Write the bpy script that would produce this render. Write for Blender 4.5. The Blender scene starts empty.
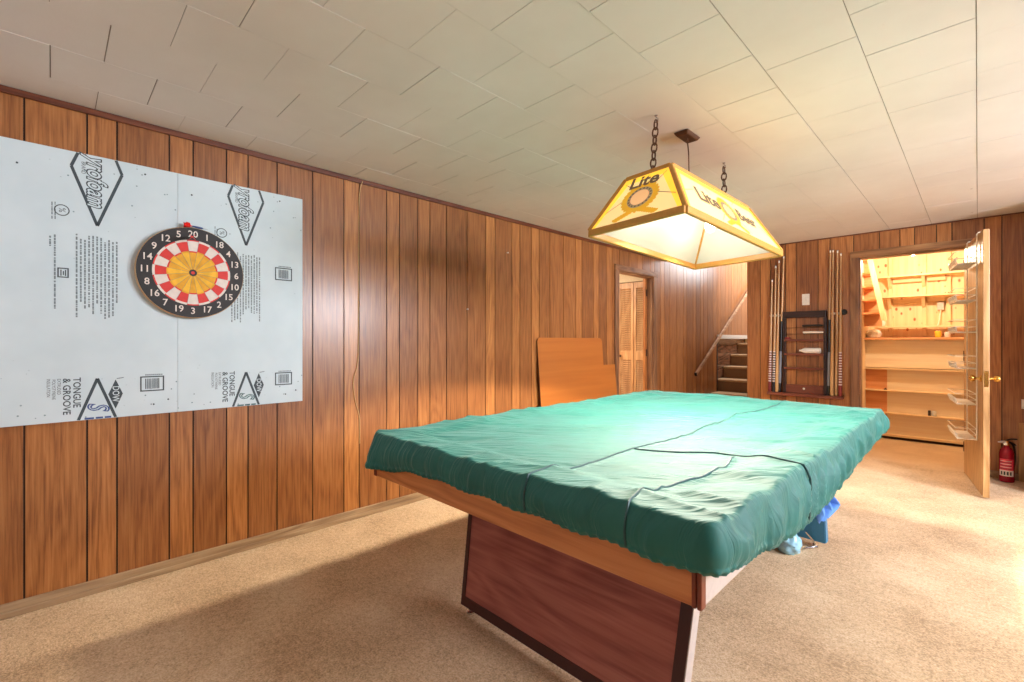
import bpy, bmesh, math, random
import numpy as np
from mathutils import Vector, Matrix
random.seed(7)
S = bpy.context.scene
COL = S.collection
PI = math.pi
H = 2.3            # ceiling height
XL, YB = -2.97, 5.88   # left wall plane, back wall plane
XR, YF = 2.4, -1.6     # right wall and the wall behind the viewer
WLOC = {}

# ------------------------------------------------------------------ materials
def srgb(r, g, b):
    def c(v):
        v /= 255.0
        return v/12.92 if v <= .04045 else ((v+.055)/1.055)**2.4
    return (c(r), c(g), c(b), 1)

class NT:
    def __init__(s, name):
        s.m = bpy.data.materials.new(name); s.m.use_nodes = True
        s.n = s.m.node_tree.nodes; s.l = s.m.node_tree.links
        s.b = s.n['Principled BSDF']; s.out = s.n['Material Output']
    def add(s, t, **k):
        n = s.n.new(t)
        for a, v in k.items(): setattr(n, a, v)
        return n
    def link(s, a, b): s.l.new(a, b)
    def coord(s, scale=(1, 1, 1), kind='Object', rot=(0, 0, 0)):
        tc = s.add('ShaderNodeTexCoord'); mp = s.add('ShaderNodeMapping')
        mp.inputs['Scale'].default_value = scale; mp.inputs['Rotation'].default_value = rot
        s.link(tc.outputs[kind], mp.inputs['Vector']); return mp.outputs['Vector']
    def noise(s, vec, scale, detail=4, rough=.55, dist=0):
        n = s.add('ShaderNodeTexNoise'); s.link(vec, n.inputs['Vector'])
        n.inputs['Scale'].default_value = scale; n.inputs['Detail'].default_value = detail
        n.inputs['Roughness'].default_value = rough; n.inputs['Distortion'].default_value = dist
        return n.outputs['Fac']
    def ramp(s, fac, stops, interp='LINEAR'):
        r = s.add('ShaderNodeValToRGB'); r.color_ramp.interpolation = interp
        e = r.color_ramp.elements
        while len(e) < len(stops): e.new(.5)
        for i, (p, c) in enumerate(stops): e[i].position = p; e[i].color = c
        s.link(fac, r.inputs['Fac']); return r.outputs['Color']
    def mix(s, fac, a, b, mode='MIX'):
        m = s.add('ShaderNodeMix', data_type='RGBA', blend_type=mode)
        for sock, v in ((m.inputs[0], fac), (m.inputs[6], a), (m.inputs[7], b)):
            if isinstance(v, (int, float)) : sock.default_value = v
            elif isinstance(v, tuple): sock.default_value = v
            else: s.link(v, sock)
        return m.outputs[2]
    def math(s, op, a, b=None):
        m = s.add('ShaderNodeMath', operation=op)
        for i, v in enumerate((a, b)):
            if v is None: continue
            if isinstance(v, (int, float)): m.inputs[i].default_value = v
            else: s.link(v, m.inputs[i])
        return m.outputs[0]
    def bump(s, hgt, strength=.2, dist=.01):
        b = s.add('ShaderNodeBump'); b.inputs['Strength'].default_value = strength
        b.inputs['Distance'].default_value = dist
        s.link(hgt, b.inputs['Height']); s.link(b.outputs['Normal'], s.b.inputs['Normal'])
    def col(s, c):
        if isinstance(c, tuple): s.b.inputs['Base Color'].default_value = c
        else: s.link(c, s.b.inputs['Base Color'])
    def set(s, **k):
        for a, v in k.items(): s.b.inputs[a.replace('_', ' ')].default_value = v
        return s

def plain(name, c, rough=.5, metal=0, bump=0, bscale=60, var=.06, spec=.5):
    t = NT(name); v = t.coord()
    f = t.noise(v, bscale, 3)
    d = tuple(x*(1-var) for x in c[:3])+(1,); e = tuple(min(1, x*(1+var)) for x in c[:3])+(1,)
    t.col(t.ramp(f, [(.3, d), (.7, e)]))
    t.set(Roughness=rough, Metallic=metal, Specular_IOR_Level=spec)
    if bump: t.bump(f, bump, .003)
    return t.m

def wood(name, dark, mid, light, axis=2, fine=55, rough=.4, tone=False, coat=0, figure=.5, spec=.5):
    """grain stretched along one axis; tone: per-plank stain from a face attribute"""
    t = NT(name)
    sc = [fine]*3; sc[axis] = fine*.035
    v = t.coord(tuple(sc)); lo = [3.2]*3; lo[axis] = .55
    v2 = t.coord(tuple(lo))
    f1 = t.noise(v, 1, 5, .6, .4)
    if tone:
        at = t.add('ShaderNodeAttribute', attribute_name='tone')
        off = t.add('ShaderNodeVectorMath', operation='ADD')
        cm = t.add('ShaderNodeCombineXYZ')
        k = t.math('MULTIPLY', at.outputs['Fac'], 37.0)
        for i in range(3): t.link(k, cm.inputs[i])
        t.link(v2, off.inputs[0]); t.link(cm.outputs[0], off.inputs[1]); v2 = off.outputs[0]
    f2 = t.noise(v2, 1.4, 2, .5, .3)
    rings = t.math('FRACT', t.math('MULTIPLY', f2, 9.0))
    rings = t.math('ABSOLUTE', t.math('SUBTRACT', rings, .5))      # 0..0.5 soft cathedral bands
    g = t.math('ADD', t.math('MULTIPLY', f1, 1-figure*.5), t.math('MULTIPLY', rings, figure))
    c = t.ramp(g, [(.28, dark), (.52, mid), (.8, light)])
    if tone:
        tr = t.ramp(at.outputs['Fac'], [(0, (.54, .46, .40, 1)), (.5, (.84, .78, .73, 1)), (1, (1.2, 1.18, 1.05, 1))])
        c = t.mix(1.0, c, tr, 'MULTIPLY')
    t.col(c); t.set(Roughness=rough, Coat_Weight=coat, Coat_Roughness=.25, Specular_IOR_Level=spec)
    t.bump(f1, .06, .002)
    return t.m

M = {}
M['panel'] = wood('wood_panelling', srgb(122, 72, 38), srgb(168, 110, 62), srgb(194, 138, 86), 2, 105, .33, True, .3, .22)
M['groove'] = plain('dark_groove', srgb(48, 26, 14), .7)
M['casing'] = wood('casing_wood', srgb(98, 62, 40), srgb(138, 96, 64), srgb(166, 122, 84), 2, 60, .42)
M['casing_h'] = wood('casing_wood_across', srgb(98, 62, 40), srgb(138, 96, 64), srgb(166, 122, 84), 1, 60, .42)
M['casing_x'] = wood('casing_wood_back', srgb(110, 72, 44), srgb(150, 106, 68), srgb(176, 132, 88), 0, 60, .42)
M['crown'] = wood('crown_wood', srgb(76, 36, 20), srgb(104, 52, 30), srgb(126, 72, 42), 1, 60, .4)
M['base'] = wood('baseboard_wood', srgb(128, 100, 76), srgb(160, 132, 102), srgb(186, 160, 128), 1, 60, .5)
M['apron'] = wood('apron_wood', srgb(168, 98, 54), srgb(198, 128, 76), srgb(216, 152, 98), 0, 45, .35, coat=.3)
M['ped'] = wood('pedestal_laminate', srgb(132, 68, 62), srgb(166, 98, 88), srgb(188, 120, 108), 0, 40, .34, coat=.2, figure=.35)
M['ped_trim'] = plain('dark_trim', srgb(66, 30, 28), .4)
M['corner'] = plain('red_brown_corner', srgb(120, 52, 34), .35)
M['pale_side'] = plain('pale_side_face', srgb(196, 184, 178), .35)
M['blue_cast'] = plain('blue_daylight_cast', srgb(46, 124, 164), .35)  # blue stands in for daylight reflected on the far pedestal's wood
M['hardboard'] = wood('orange_hardboard', srgb(172, 96, 32), srgb(182, 106, 38), srgb(192, 116, 46), 1, 12, .5, figure=.06)
M['board_edge'] = plain('dark_board_edge', srgb(90, 50, 24), .6)
M['birch'] = wood('door_wood', srgb(160, 116, 70), srgb(188, 146, 96), srgb(208, 172, 122), 2, 60, .42)
M['louver'] = wood('louver_wood', srgb(170, 118, 74), srgb(202, 152, 104), srgb(222, 180, 134), 2, 60, .45)
M['orange_wood'] = wood('orange_door_wood', srgb(140, 80, 36), srgb(178, 110, 56), srgb(200, 136, 76), 2, 50, .4)
M['rail'] = wood('handrail_wood', srgb(150, 110, 80), srgb(186, 146, 112), srgb(214, 178, 144), 1, 50, .35)
M['black'] = plain('black_metal', srgb(26, 24, 24), .4)
M['dark_wood'] = wood('rack_wood', srgb(28, 16, 14), srgb(46, 26, 22), srgb(62, 36, 30), 0, 50, .4)
M['mahog'] = wood('rack_shelf_wood', srgb(84, 40, 28), srgb(112, 58, 40), srgb(132, 74, 52), 0, 50, .4)
M['maple'] = wood('cue_maple', srgb(172, 128, 80), srgb(198, 154, 104), srgb(214, 176, 128), 2, 60, .3)
M['wrap_red'] = plain('red_speckled_wrap', srgb(120, 36, 34), .6)
M['wrap_white'] = plain('pale_wrap', srgb(208, 194, 184), .6)
M['wrap_black'] = plain('black_butt', srgb(32, 30, 34), .3)
M['wrap_grey'] = plain('grey_wrap', srgb(128, 132, 140), .5)
M['ferrule'] = plain('cream_ferrule', srgb(238, 230, 214), .4)
M['tip'] = plain('blue_grey_tip', srgb(90, 96, 110), .8)
M['white_pl'] = plain('white_plastic', srgb(236, 232, 224), .4)
M['white_wire'] = plain('white_coated_wire', srgb(246, 240, 228), .4)
M['chrome'] = plain('chrome_metal', srgb(210, 210, 212), .2, 1)
M['brass'] = plain('brass_metal', srgb(212, 170, 92), .25, 1)
M['plaster'] = plain('beige_plaster', srgb(224, 206, 178), .8, bump=.1)
M['white_wall'] = plain('off_white_wall', srgb(216, 210, 200), .85, bump=.1)
M['bronze'] = plain('aged_bronze_metal', srgb(92, 66, 50), .45, .7)
M['frame_amber'] = plain('amber_shade_frame', srgb(204, 146, 68), .4)
M['cream'] = wood('cream_board', srgb(234, 206, 168), srgb(242, 220, 186), srgb(248, 230, 200), 0, 30, .6, figure=.15)
M['pine'] = wood('pine_board', srgb(226, 186, 134), srgb(238, 206, 158), srgb(248, 224, 184), 0, 30, .6, figure=.3)
M['pine_v'] = wood('pine_stud', srgb(226, 186, 134), srgb(238, 206, 158), srgb(248, 224, 184), 2, 30, .6, figure=.3)
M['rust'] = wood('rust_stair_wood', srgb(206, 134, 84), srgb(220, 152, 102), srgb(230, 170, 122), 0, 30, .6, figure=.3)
M['red_paint'] = plain('red_enamel', srgb(150, 14, 40), .25)
M['red_flight'] = plain('red_flight', srgb(226, 40, 34), .4)
M['paper'] = plain('paper_label', srgb(232, 222, 218), .6)
M['pink_label'] = plain('pink_red_label', srgb(226, 54, 84), .5)
M['ink'] = plain('grey_black_ink', srgb(58, 70, 76), .6, var=.15)
M['ink_grey'] = plain('soft_grey_ink', srgb(112, 126, 131), .6)
M['ink_blue'] = plain('blue_ink', srgb(64, 86, 140), .6)
M['ink_green'] = plain('green_grey_ink', srgb(74, 108, 112), .6)
M['foam_edge'] = plain('foam_edge', srgb(226, 222, 206), .7)
M['dart_black'] = plain('dartboard_black', srgb(34, 30, 30), .6)
M['dart_red'] = plain('dartboard_red', srgb(216, 46, 38), .6)
M['dart_white'] = plain('dartboard_white', srgb(226, 214, 204), .6)
M['dart_gold'] = plain('dartboard_gold', srgb(242, 184, 52), .7, bscale=25, var=.16)
M['dart_gold2'] = plain('dartboard_gold_dark', srgb(228, 164, 42), .7, bscale=25, var=.16)
M['dart_rim'] = plain('dartboard_rim', srgb(196, 160, 118), .6)
M['blue_cloth'] = plain('blue_cloth', srgb(96, 150, 226), .7, bump=.3)
M['bag'] = plain('pale_blue_plastic', srgb(150, 196, 216), .25)
M['brown_gloss'] = wood('glossy_brown_board', srgb(92, 62, 44), srgb(124, 88, 66), srgb(150, 112, 88), 1, 40, .2, coat=.5)
M['tread'] = plain('tan_carpet_tread', srgb(206, 172, 132), .95, bump=.4, bscale=200)
M['riser'] = plain('brown_riser', srgb(140, 104, 72), .7, bump=.2)
M['clear'] = plain('cloudy_plastic', srgb(222, 220, 214), .2)
M['jar_dark'] = plain('dark_lid', srgb(60, 46, 44), .4)
M['pale_cord'] = plain('pale_cord', srgb(206, 168, 116), .6)

def foam_mat():
    t = NT('pale_blue_foam'); v = t.coord()
    n = t.noise(v, 4, 3); base = t.ramp(n, [(.3, srgb(196, 212, 218)), (.7, srgb(208, 222, 227))])
    vo = t.add('ShaderNodeTexVoronoi'); vo.inputs['Scale'].default_value = 26
    t.link(t.coord((1, 1, 1)), vo.inputs['Vector'])
    spots = t.ramp(vo.outputs['Distance'], [(.07, (1, 1, 1, 1)), (.11, (0, 0, 0, 1))])
    mask = t.ramp(t.noise(v, 3.2, 2), [(.48, (0, 0, 0, 1)), (.56, (1, 1, 1, 1))])
    f = t.mix(1.0, spots, mask, 'MULTIPLY')
    t.col(t.mix(f, base, srgb(120, 146, 152))); t.set(Roughness=.45, Specular_IOR_Level=.3)
    return t.m
M['foam'] = foam_mat()

def carpet_mat(name, a, b, c):
    t = NT(name); v = t.coord()
    n1 = t.noise(v, 2.2, 4, .6); n2 = t.noise(v, 130, 3, .7); n3 = t.noise(v, 45, 4, .75)
    g = t.math('ADD', t.math('MULTIPLY', n1, .3), t.math('ADD', t.math('MULTIPLY', n2, .4), t.math('MULTIPLY', n3, .3)))
    t.col(t.ramp(g, [(.40, a), (.5, b), (.60, c)]))
    t.set(Roughness=1, Specular_IOR_Level=.1, Sheen_Weight=.25)
    hgt = t.math('ADD', n2, t.math('MULTIPLY', n3, .7)); t.bump(hgt, .8, .012)
    return t.m
M['carpet'] = carpet_mat('tan_carpet', srgb(170, 132, 92), srgb(218, 182, 138), srgb(242, 216, 178))
M['carpet2'] = carpet_mat('store_carpet', srgb(200, 164, 124), srgb(222, 188, 148), srgb(236, 208, 172))

def ceil_mat():
    t = NT('ceiling_tile'); v = t.coord()
    n = t.noise(v, 1.3, 4, .6); n2 = t.noise(v, 90, 2)
    vo = t.add('ShaderNodeTexVoronoi'); vo.inputs['Scale'].default_value = 3.1; t.link(v, vo.inputs['Vector'])
    sp = t.ramp(vo.outputs['Distance'], [(.012, (1, 1, 1, 1)), (.03, (0, 0, 0, 1))])
    c = t.ramp(n, [(.3, srgb(218, 214, 208)), (.7, srgb(230, 227, 222))])
    t.col(t.mix(sp, c, srgb(166, 156, 142))); t.set(Roughness=.7, Specular_IOR_Level=.3); t.bump(n2, .08, .003)
    return t.m
M['ceil'] = ceil_mat()
M['ceil_gap'] = plain('tile_joint', srgb(150, 142, 132), .9)

def osb_mat():
    t = NT('knotty_board'); v = t.coord((1, 1, .6))
    vo = t.add('ShaderNodeTexVoronoi'); vo.inputs['Scale'].default_value = 15; t.link(v, vo.inputs['Vector'])
    vo.inputs['Randomness'].default_value = 1
    sp = t.ramp(vo.outputs['Distance'], [(.13, (1, 1, 1, 1)), (.24, (0, 0, 0, 1))])
    g = t.noise(t.coord((40, 40, 1.5)), 1, 4)
    c = t.ramp(g, [(.3, srgb(236, 200, 150)), (.7, srgb(248, 222, 180))])
    t.col(t.mix(t.math('MULTIPLY', sp, .95), c, srgb(164, 84, 40))); t.set(Roughness=.6)
    return t.m
M['osb'] = osb_mat()

def cloth_mat(name, a, b, rough=.38, creases=False):
    t = NT(name); v = t.coord()
    n = t.noise(v, 5, 3)
    t.col(t.ramp(n, [(.3, a), (.7, b)]))
    t.set(Roughness=rough, Specular_IOR_Level=.62, Sheen_Weight=.2, Sheen_Roughness=.35)
    t.b.inputs['Sheen Tint'].default_value = (.75, 1, .92, 1)
    if creases:
        r1 = t.coord((1, 1, 1), rot=(0, 0, -.70)); mp = t.add('ShaderNodeMapping'); mp.inputs['Scale'].default_value = (3.2, 22, 2)
        t.link(r1, mp.inputs['Vector']); n1 = t.noise(mp.outputs['Vector'], 1, 3, .55, .6)
        ridge = t.math('POWER', t.math('SUBTRACT', 1.0, t.math('ABSOLUTE', t.math('MULTIPLY', t.math('SUBTRACT', n1, .5), 3.2))), 2.0)
        t.bump(ridge, .42, .010)
    else: t.bump(t.noise(v, 900, 2), .05, .001)
    return t.m
M['cover'] = cloth_mat('teal_nylon', srgb(8, 92, 86), srgb(18, 108, 100), .66, True)
M['cover_seam'] = cloth_mat('dark_teal_seam', srgb(8, 66, 70), srgb(14, 78, 80), .5)

def glow(name, c, strength, base=None, rough=.35):
    t = NT(name); v = t.coord()
    n = t.noise(v, 9, 3)
    d = tuple(x*.8 for x in c[:3])+(1,)
    cc = t.ramp(n, [(.3, d), (.7, c)])
    t.col(base or c); t.link(cc, t.b.inputs['Emission Color']); t.b.inputs['Emission Strength'].default_value = strength
    t.set(Roughness=rough); return t.m
GS = .68
M['g_amber'] = glow('amber_lit_panel', srgb(246, 218, 148), GS*.8)
M['g_edge'] = glow('yellow_lit_border', srgb(252, 204, 62), GS)
M['g_inner'] = glow('white_lit_lining', srgb(255, 246, 226), .08, base=srgb(214, 208, 198))
M['g_peach'] = glow('peach_lit_emblem', srgb(240, 184, 128), GS*.75)
M['g_gold'] = glow('gold_lit_wheat', srgb(222, 170, 40), GS*.6)
M['g_grey'] = glow('grey_lit_ring', srgb(170, 146, 112), GS*.45)
M['g_ink'] = glow('brown_lit_lettering', srgb(110, 88, 66), GS*.3)
M['bulb'] = glow('lit_bulb', (1, .9, .74, 1), 14)

# ------------------------------------------------------------------ mesh builder
class MB:
    def __init__(s): s.v = []; s.f = []; s.mi = []; s.tone = []; s.cur = 0; s.t = .5
    def face(s, idx, mi=None): s.f.append(tuple(idx)); s.mi.append(s.cur if mi is None else mi); s.tone.append(s.t)
    def pts(s, ps):
        k = len(s.v); s.v += [tuple(p) for p in ps]; return k
    def quad(s, a, b, c, d, mi=None):
        k = s.pts((a, b, c, d)); s.face((k, k+1, k+2, k+3), mi)
    def poly(s, ps, mi=None):
        k = s.pts(ps); s.face(range(k, k+len(ps)), mi)
    def box(s, x0, x1, y0, y1, z0, z1, mi=None):
        if x0 > x1: x0, x1 = x1, x0
        if y0 > y1: y0, y1 = y1, y0
        if z0 > z1: z0, z1 = z1, z0
        s.hexa([(x0, y0, z0), (x1, y0, z0), (x1, y1, z0), (x0, y1, z0), (x0, y0, z1), (x1, y0, z1), (x1, y1, z1), (x0, y1, z1)], mi)
        return s
    def hexa(s, p, mi=None):
        k = s.pts(p)
        for f in ((0, 3, 2, 1), (4, 5, 6, 7), (0, 1, 5, 4), (1, 2, 6, 5), (2, 3, 7, 6), (3, 0, 4, 7)):
            s.face([k+i for i in f], mi)
        return s
    def bar(s, a, b, w, h, up=(0, 0, 1), mi=None):
        a, b = Vector(a), Vector(b); d = (b-a).normalized(); u = Vector(up)
        r = d.cross(u)
        if r.length < 1e-5: r = d.cross(Vector((1, 0, 0)))
        r.normalize(); u = r.cross(d).normalized()
        P = []
        for q in (a, b):
            for sx, sy in ((-1, -1), (1, -1), (1, 1), (-1, 1)): P.append(q+r*sx*w/2+u*sy*h/2)
        k = s.pts(P)
        for f in ((3, 2, 1, 0), (4, 5, 6, 7), (0, 1, 5, 4), (1, 2, 6, 5), (2, 3, 7, 6), (3, 0, 4, 7)):
            s.face([k+i for i in f], mi)
        return s
    def tube(s, path, rad, n=8, closed=False, mi=None, caps=True):
        path = [Vector(p) for p in path]; m = len(path)
        rads = rad if isinstance(rad, (list, tuple)) else [rad]*m
        rings = []; prev = None
        for i, p in enumerate(path):
            if closed: d = path[(i+1) % m]-path[i-1]
            else: d = path[min(i+1, m-1)]-path[max(i-1, 0)]
            d = d.normalized() if d.length > 1e-9 else Vector((0, 0, 1))
            if prev is None:
                u = d.cross(Vector((0, 0, 1)))
                if u.length < 1e-3: u = d.cross(Vector((1, 0, 0)))
            else: u = prev-d*prev.dot(d)
            u.normalize(); prev = u; w = d.cross(u)
            rings.append(s.pts([p+(u*math.cos(2*PI*j/n)+w*math.sin(2*PI*j/n))*rads[i] for j in range(n)]))
        for i in range(m if closed else m-1):
            a, b = rings[i], rings[(i+1) % m]
            for j in range(n): s.face((a+j, a+(j+1) % n, b+(j+1) % n, b+j), mi)
        if caps and not closed:
            s.face([rings[0]+j for j in reversed(range(n))], mi); s.face([rings[-1]+j for j in range(n)], mi)
        return s
    def lathe(s, c, prof, n=24, axis=(0, 0, 1), mi=None):
        """prof: (radius, height) pairs along axis from c"""
        c = Vector(c); ax = Vector(axis).normalized()
        u = ax.cross(Vector((0, 0, 1)))
        if u.length < 1e-3: u = Vector((1, 0, 0))
        u.normalize(); w = ax.cross(u); rings = []
        for r, h in prof:
            rings.append(s.pts([c+ax*h+(u*math.cos(2*PI*j/n)+w*math.sin(2*PI*j/n))*max(r, 1e-5) for j in range(n)]))
        for a, b in zip(rings, rings[1:]):
            for j in range(n): s.face((a+j, a+(j+1) % n, b+(j+1) % n, b+j), mi)
        s.face([rings[0]+j for j in reversed(range(n))], mi); s.face([rings[-1]+j for j in range(n)], mi)
        return s
    def torus(s, c, rx, ry, r, ax1, ax2, n=14, k=6, mi=None):
        c = Vector(c); a1 = Vector(ax1); a2 = Vector(ax2)
        return s.tube([c+a1*rx*math.cos(2*PI*i/n)+a2*ry*math.sin(2*PI*i/n) for i in range(n)], r, k, True, mi)
    def xf(s, fn): s.v = [tuple(fn(*p)) for p in s.v]; return s
    def build(s, name, mat, parent=None, bevel=0, smooth=False, world=True, origin='auto', sub=0):
        mats = mat if isinstance(mat, (list, tuple)) else [mat]
        me = bpy.data.meshes.new(name); ob = bpy.data.objects.new(name, me); COL.objects.link(ob)
        v = np.array(s.v, dtype=float)
        loc = Vector((0, 0, 0))
        if parent is not None:
            ob.parent = parent
            if world: v = v-np.array(WLOC[parent.name])
            WLOC[ob.name] = WLOC[parent.name] if world else (0, 0, 0)
        else:
            if origin == 'auto':
                mn, mx = v.min(0), v.max(0); o = np.array([(mn[0]+mx[0])/2, (mn[1]+mx[1])/2, mn[2]])
                v = v-o; ob.location = o; loc = o
            WLOC[ob.name] = tuple(loc)
        me.from_pydata([tuple(p) for p in v], [], s.f); me.validate()
        for m in mats: me.materials.append(m)
        if len(me.polygons) == len(s.mi):
            me.polygons.foreach_set('material_index', s.mi)
            at = me.attributes.new('tone', 'FLOAT', 'FACE'); at.data.foreach_set('value', s.tone)
        bm = bmesh.new(); bm.from_mesh(me)
        if not smooth and sub == 0: pass
        bmesh.ops.recalc_face_normals(bm, faces=bm.faces); bm.to_mesh(me); bm.free()
        if smooth:
            me.polygons.foreach_set('use_smooth', [True]*len(me.polygons)); me.set_sharp_from_angle(angle=math.radians(40))
        if bevel:
            b = ob.modifiers.new('bevel', 'BEVEL'); b.width = bevel; b.segments = 2; b.limit_method = 'ANGLE'; b.harden_normals = False
        if sub:
            b = ob.modifiers.new('smooth', 'SUBSURF'); b.levels = sub; b.render_levels = sub
        return ob

def tag(o, label, cat, group=None, kind=None):
    o['label'] = label; o['category'] = cat
    if group: o['group'] = group
    if kind: o['kind'] = kind
    return o
def struct(o): o['kind'] = 'structure'; return o
def empty(name, loc, rz=0, rot=None):
    o = bpy.data.objects.new(name, None); COL.objects.link(o); o.location = loc
    o.rotation_euler = rot if rot else (0, 0, rz); o.empty_display_size = .05
    WLOC[o.name] = tuple(loc); return o

_tc = {}
def text_mesh(s, font_off=0.0):
    key = (s, font_off)
    if key not in _tc:
        cu = bpy.data.curves.new('t', 'FONT'); cu.body = s; cu.size = 1; cu.align_x = 'CENTER'; cu.align_y = 'CENTER'
        cu.offset = font_off; cu.resolution_u = 3; cu.fill_mode = 'FRONT'
        ob = bpy.data.objects.new('t', cu); COL.objects.link(ob)
        dg = bpy.context.evaluated_depsgraph_get(); dg.update()
        me = bpy.data.meshes.new_from_object(ob.evaluated_get(dg))
        _tc[key] = ([tuple(v.co) for v in me.vertices], [tuple(p.vertices) for p in me.polygons])
        bpy.data.objects.remove(ob); bpy.data.curves.remove(cu); bpy.data.meshes.remove(me)
    return _tc[key]
def add_text(mb, s, size, fn, mi=0, sx=1.0, shear=0, off=0.0):
    """fn(u,v) -> world point for text-space coordinates"""
    vs, fs = text_mesh(s, off)
    k = mb.pts([fn((x*sx+y*shear)*size, y*size) for x, y, z in vs])
    for f in fs: mb.face([k+i for i in f], mi)

# ------------------------------------------------------------------ panelled walls
PAT = [.211, .205, .108, .208, .104, .156, .109, .157]
TON = [.42, .58, .86, .38, .80, .28, .74, .48]
def planks(lo, hi, start, scale, sign):
    """plank intervals covering lo..hi; pattern starts at 'start' and runs in direction sign"""
    out = []
    for d in (1, -1):
        p = start; i = 0
        while True:
            w = (PAT[i % 8] if d == 1 else PAT[(-1-i) % 8])*scale
            q = p+sign*d*w; a, b = min(p, q), max(p, q)
            k = i % 8 if d == 1 else (-1-i) % 8
            if a > hi or b < lo:
                if (sign*d > 0 and a > hi) or (sign*d < 0 and b < lo): break
            if b > lo and a < hi: out.append((max(a, lo), min(b, hi), TON[k]))
            p = q; i += 1
            if i > 400: break
    return sorted(set(out))
def panel_wall(name, axis, plane, normal, ivs, z0, z1, holes, thick=.1, back_holes=None, groove=.007, seed=1):
    """axis 'y': wall in the plane x=plane; axis 'x': plane y=plane. planks proud of a dark core"""
    rnd = random.Random(seed); mb = MB(); pd = .006
    lo, hi = ivs[0][0], ivs[-1][1]
    def put(a, b, za, zb, d0, d1, mi):
        if b-a < 1e-4 or zb-za < 1e-4: return
        p, q = plane-normal*d0, plane-normal*d1
        if axis == 'y': mb.box(p, q, a, b, za, zb, mi)
        else: mb.box(a, b, p, q, za, zb, mi)
    def cut(a, b):
        segs = [(z0, z1)]
        cuts = sorted([h for h in holes if h[0] < (a+b)/2 < h[1]], key=lambda h: h[2])
        for h in cuts:
            ns = []
            for s0, s1 in segs:
                if h[2] > s0: ns.append((s0, min(s1, h[2])))
                if h[3] < s1: ns.append((max(s0, h[3]), s1))
            segs = [x for x in ns if x[1]-x[0] > 1e-4]
        return segs
    edges = sorted({lo, hi} | {e for h in holes for e in h[:2] if lo < e < hi})
    for a, b in zip(edges, edges[1:]):
        for s0, s1 in cut(a, b): put(a, b, s0, s1, pd, thick, 1)
    for a, b, t in ivs:
        mb.t = min(1, max(0, t+rnd.uniform(-.12, .12)))
        es = sorted({a+groove/2, b-groove/2} | {e for h in holes for e in h[:2] if a+groove/2 < e < b-groove/2})
        for p, q in zip(es, es[1:]):
            for s0, s1 in cut(p, q): put(p, q, s0, s1, 0, pd, 0)
    mb.t = .5
    return struct(mb.build(name, [M['panel'], M['groove']], origin=None))

# ------------------------------------------------------------------ room shell
DY0, DY1, DZ = 4.70, 5.52, 2.03        # doorway in the left wall
PX0, PX1, PZ = -.865, -.085, 2.055     # doorway to the store room in the back wall
SX1 = -1.942                           # left end of the back wall: the stair opening

fl = MB(); fl.box(XL-2.2, XR+.2, YF-.2, YB+.05, -.05, 0); fl.box(XL-2.2, SX1, YB+.05, 9.6, -.05, 0)
struct(fl.build('floor', M['carpet'], origin=None))
fl = MB(); fl.box(SX1, XR+.2, YB+.05, 8.0, -.05, .0)
struct(fl.build('floor_store', M['carpet2'], origin=None))

# ceiling tiles laid in staggered rows
mb = MB(); rnd = random.Random(3)
TW, TL = .304, .32
mb.box(XL-.1, XR+.1, YF-.1, YB+.1, H+.004, H+.06, 1)
i0 = -11
for i in range(i0, 9):
    xa = -.005+i*TW; xb = xa+TW
    ga = .0004 if xa < -.7 else .0022
    offs = (1.745 if i % 2 == 0 else 1.594)
    y = offs-TL*12
    while y < YB+.1:
        yb = y+TL; g = rnd.choice([.0007, .0012, .003, .0022])
        a0, a1, b0, b1 = max(xa+ga, XL-.05), min(xb-.0008, XR+.05), max(y+g, YF-.05), min(yb-.0008, YB+.05)
        dz = rnd.uniform(0, .0015)
        if a1 > a0 and b1 > b0:
            mb.box(a0, a1, b0, b1, H+dz, H+.006, 0)
        y = yb
struct(mb.build('ceiling', [M['ceil'], M['ceil_gap']], origin=None))

panel_wall('wall_left', 'y', XL, 1, planks(YF-.1, 7.616, .96, 1.0, 1), 0, 3.6, [(DY0, DY1, 0, DZ), (5.88, 7.7, 3.6, 3.6)], seed=5)
panel_wall('wall_back', 'x', YB, -1, planks(SX1, XR+.1, -.695, 1.0, -1), 0, H, [(PX0, PX1, 0, PZ)], seed=8)
# wall on the far side of the room with its two high windows, and the wall behind the viewer
WY = [(1.5, 2.7), (3.1, 4.3)]; FX = (-2.5, -1.3)
panel_wall('wall_right', 'y', XR, -1, planks(YF-.1, YB+.1, .96, 1.0, 1), 0, H, [(a, b, 1.45, 2.1) for a, b in WY], seed=9)
panel_wall('wall_front', 'x', YF, 1, planks(XL-.1, XR+.1, -.7, 1.0, 1), 0, H, [(FX[0], FX[1], 1.5, 2.1)], seed=11)
w = MB(); d = .05; a, b = FX
for x0, x1, z0, z1 in ((a, b, 1.5, 1.55), (a, b, 2.05, 2.1), (a, a+d, 1.55, 2.05), (b-d, b, 1.55, 2.05), ((a+b)/2-.02, (a+b)/2+.02, 1.55, 2.05)):
    w.box(x0, x1, YF-.09, YF+.012, z0, z1)
struct(w.build('window_3', M['white_pl'], origin=None, bevel=.004))  # added window behind the viewer, put in for extra fill
for k, (a, b) in enumerate(WY):
    w = MB(); d = .05
    for y0, y1, z0, z1 in ((a, b, 1.45, 1.5), (a, b, 2.05, 2.1), (a, a+d, 1.5, 2.05), (b-d, b, 1.5, 2.05), ((a+b)/2-.02, (a+b)/2+.02, 1.5, 2.05)):
        w.box(XR-.012, XR+.09, y0, y1, z0, z1)
    w = struct(w.build('window_%d' % (k+1), M['white_pl'], origin=None, bevel=.004))
mb = MB(); mb.box(.345, .44, 5.4, YB, 0, H); struct(mb.build('wall_partition', M['panel'], origin=None))
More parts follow.
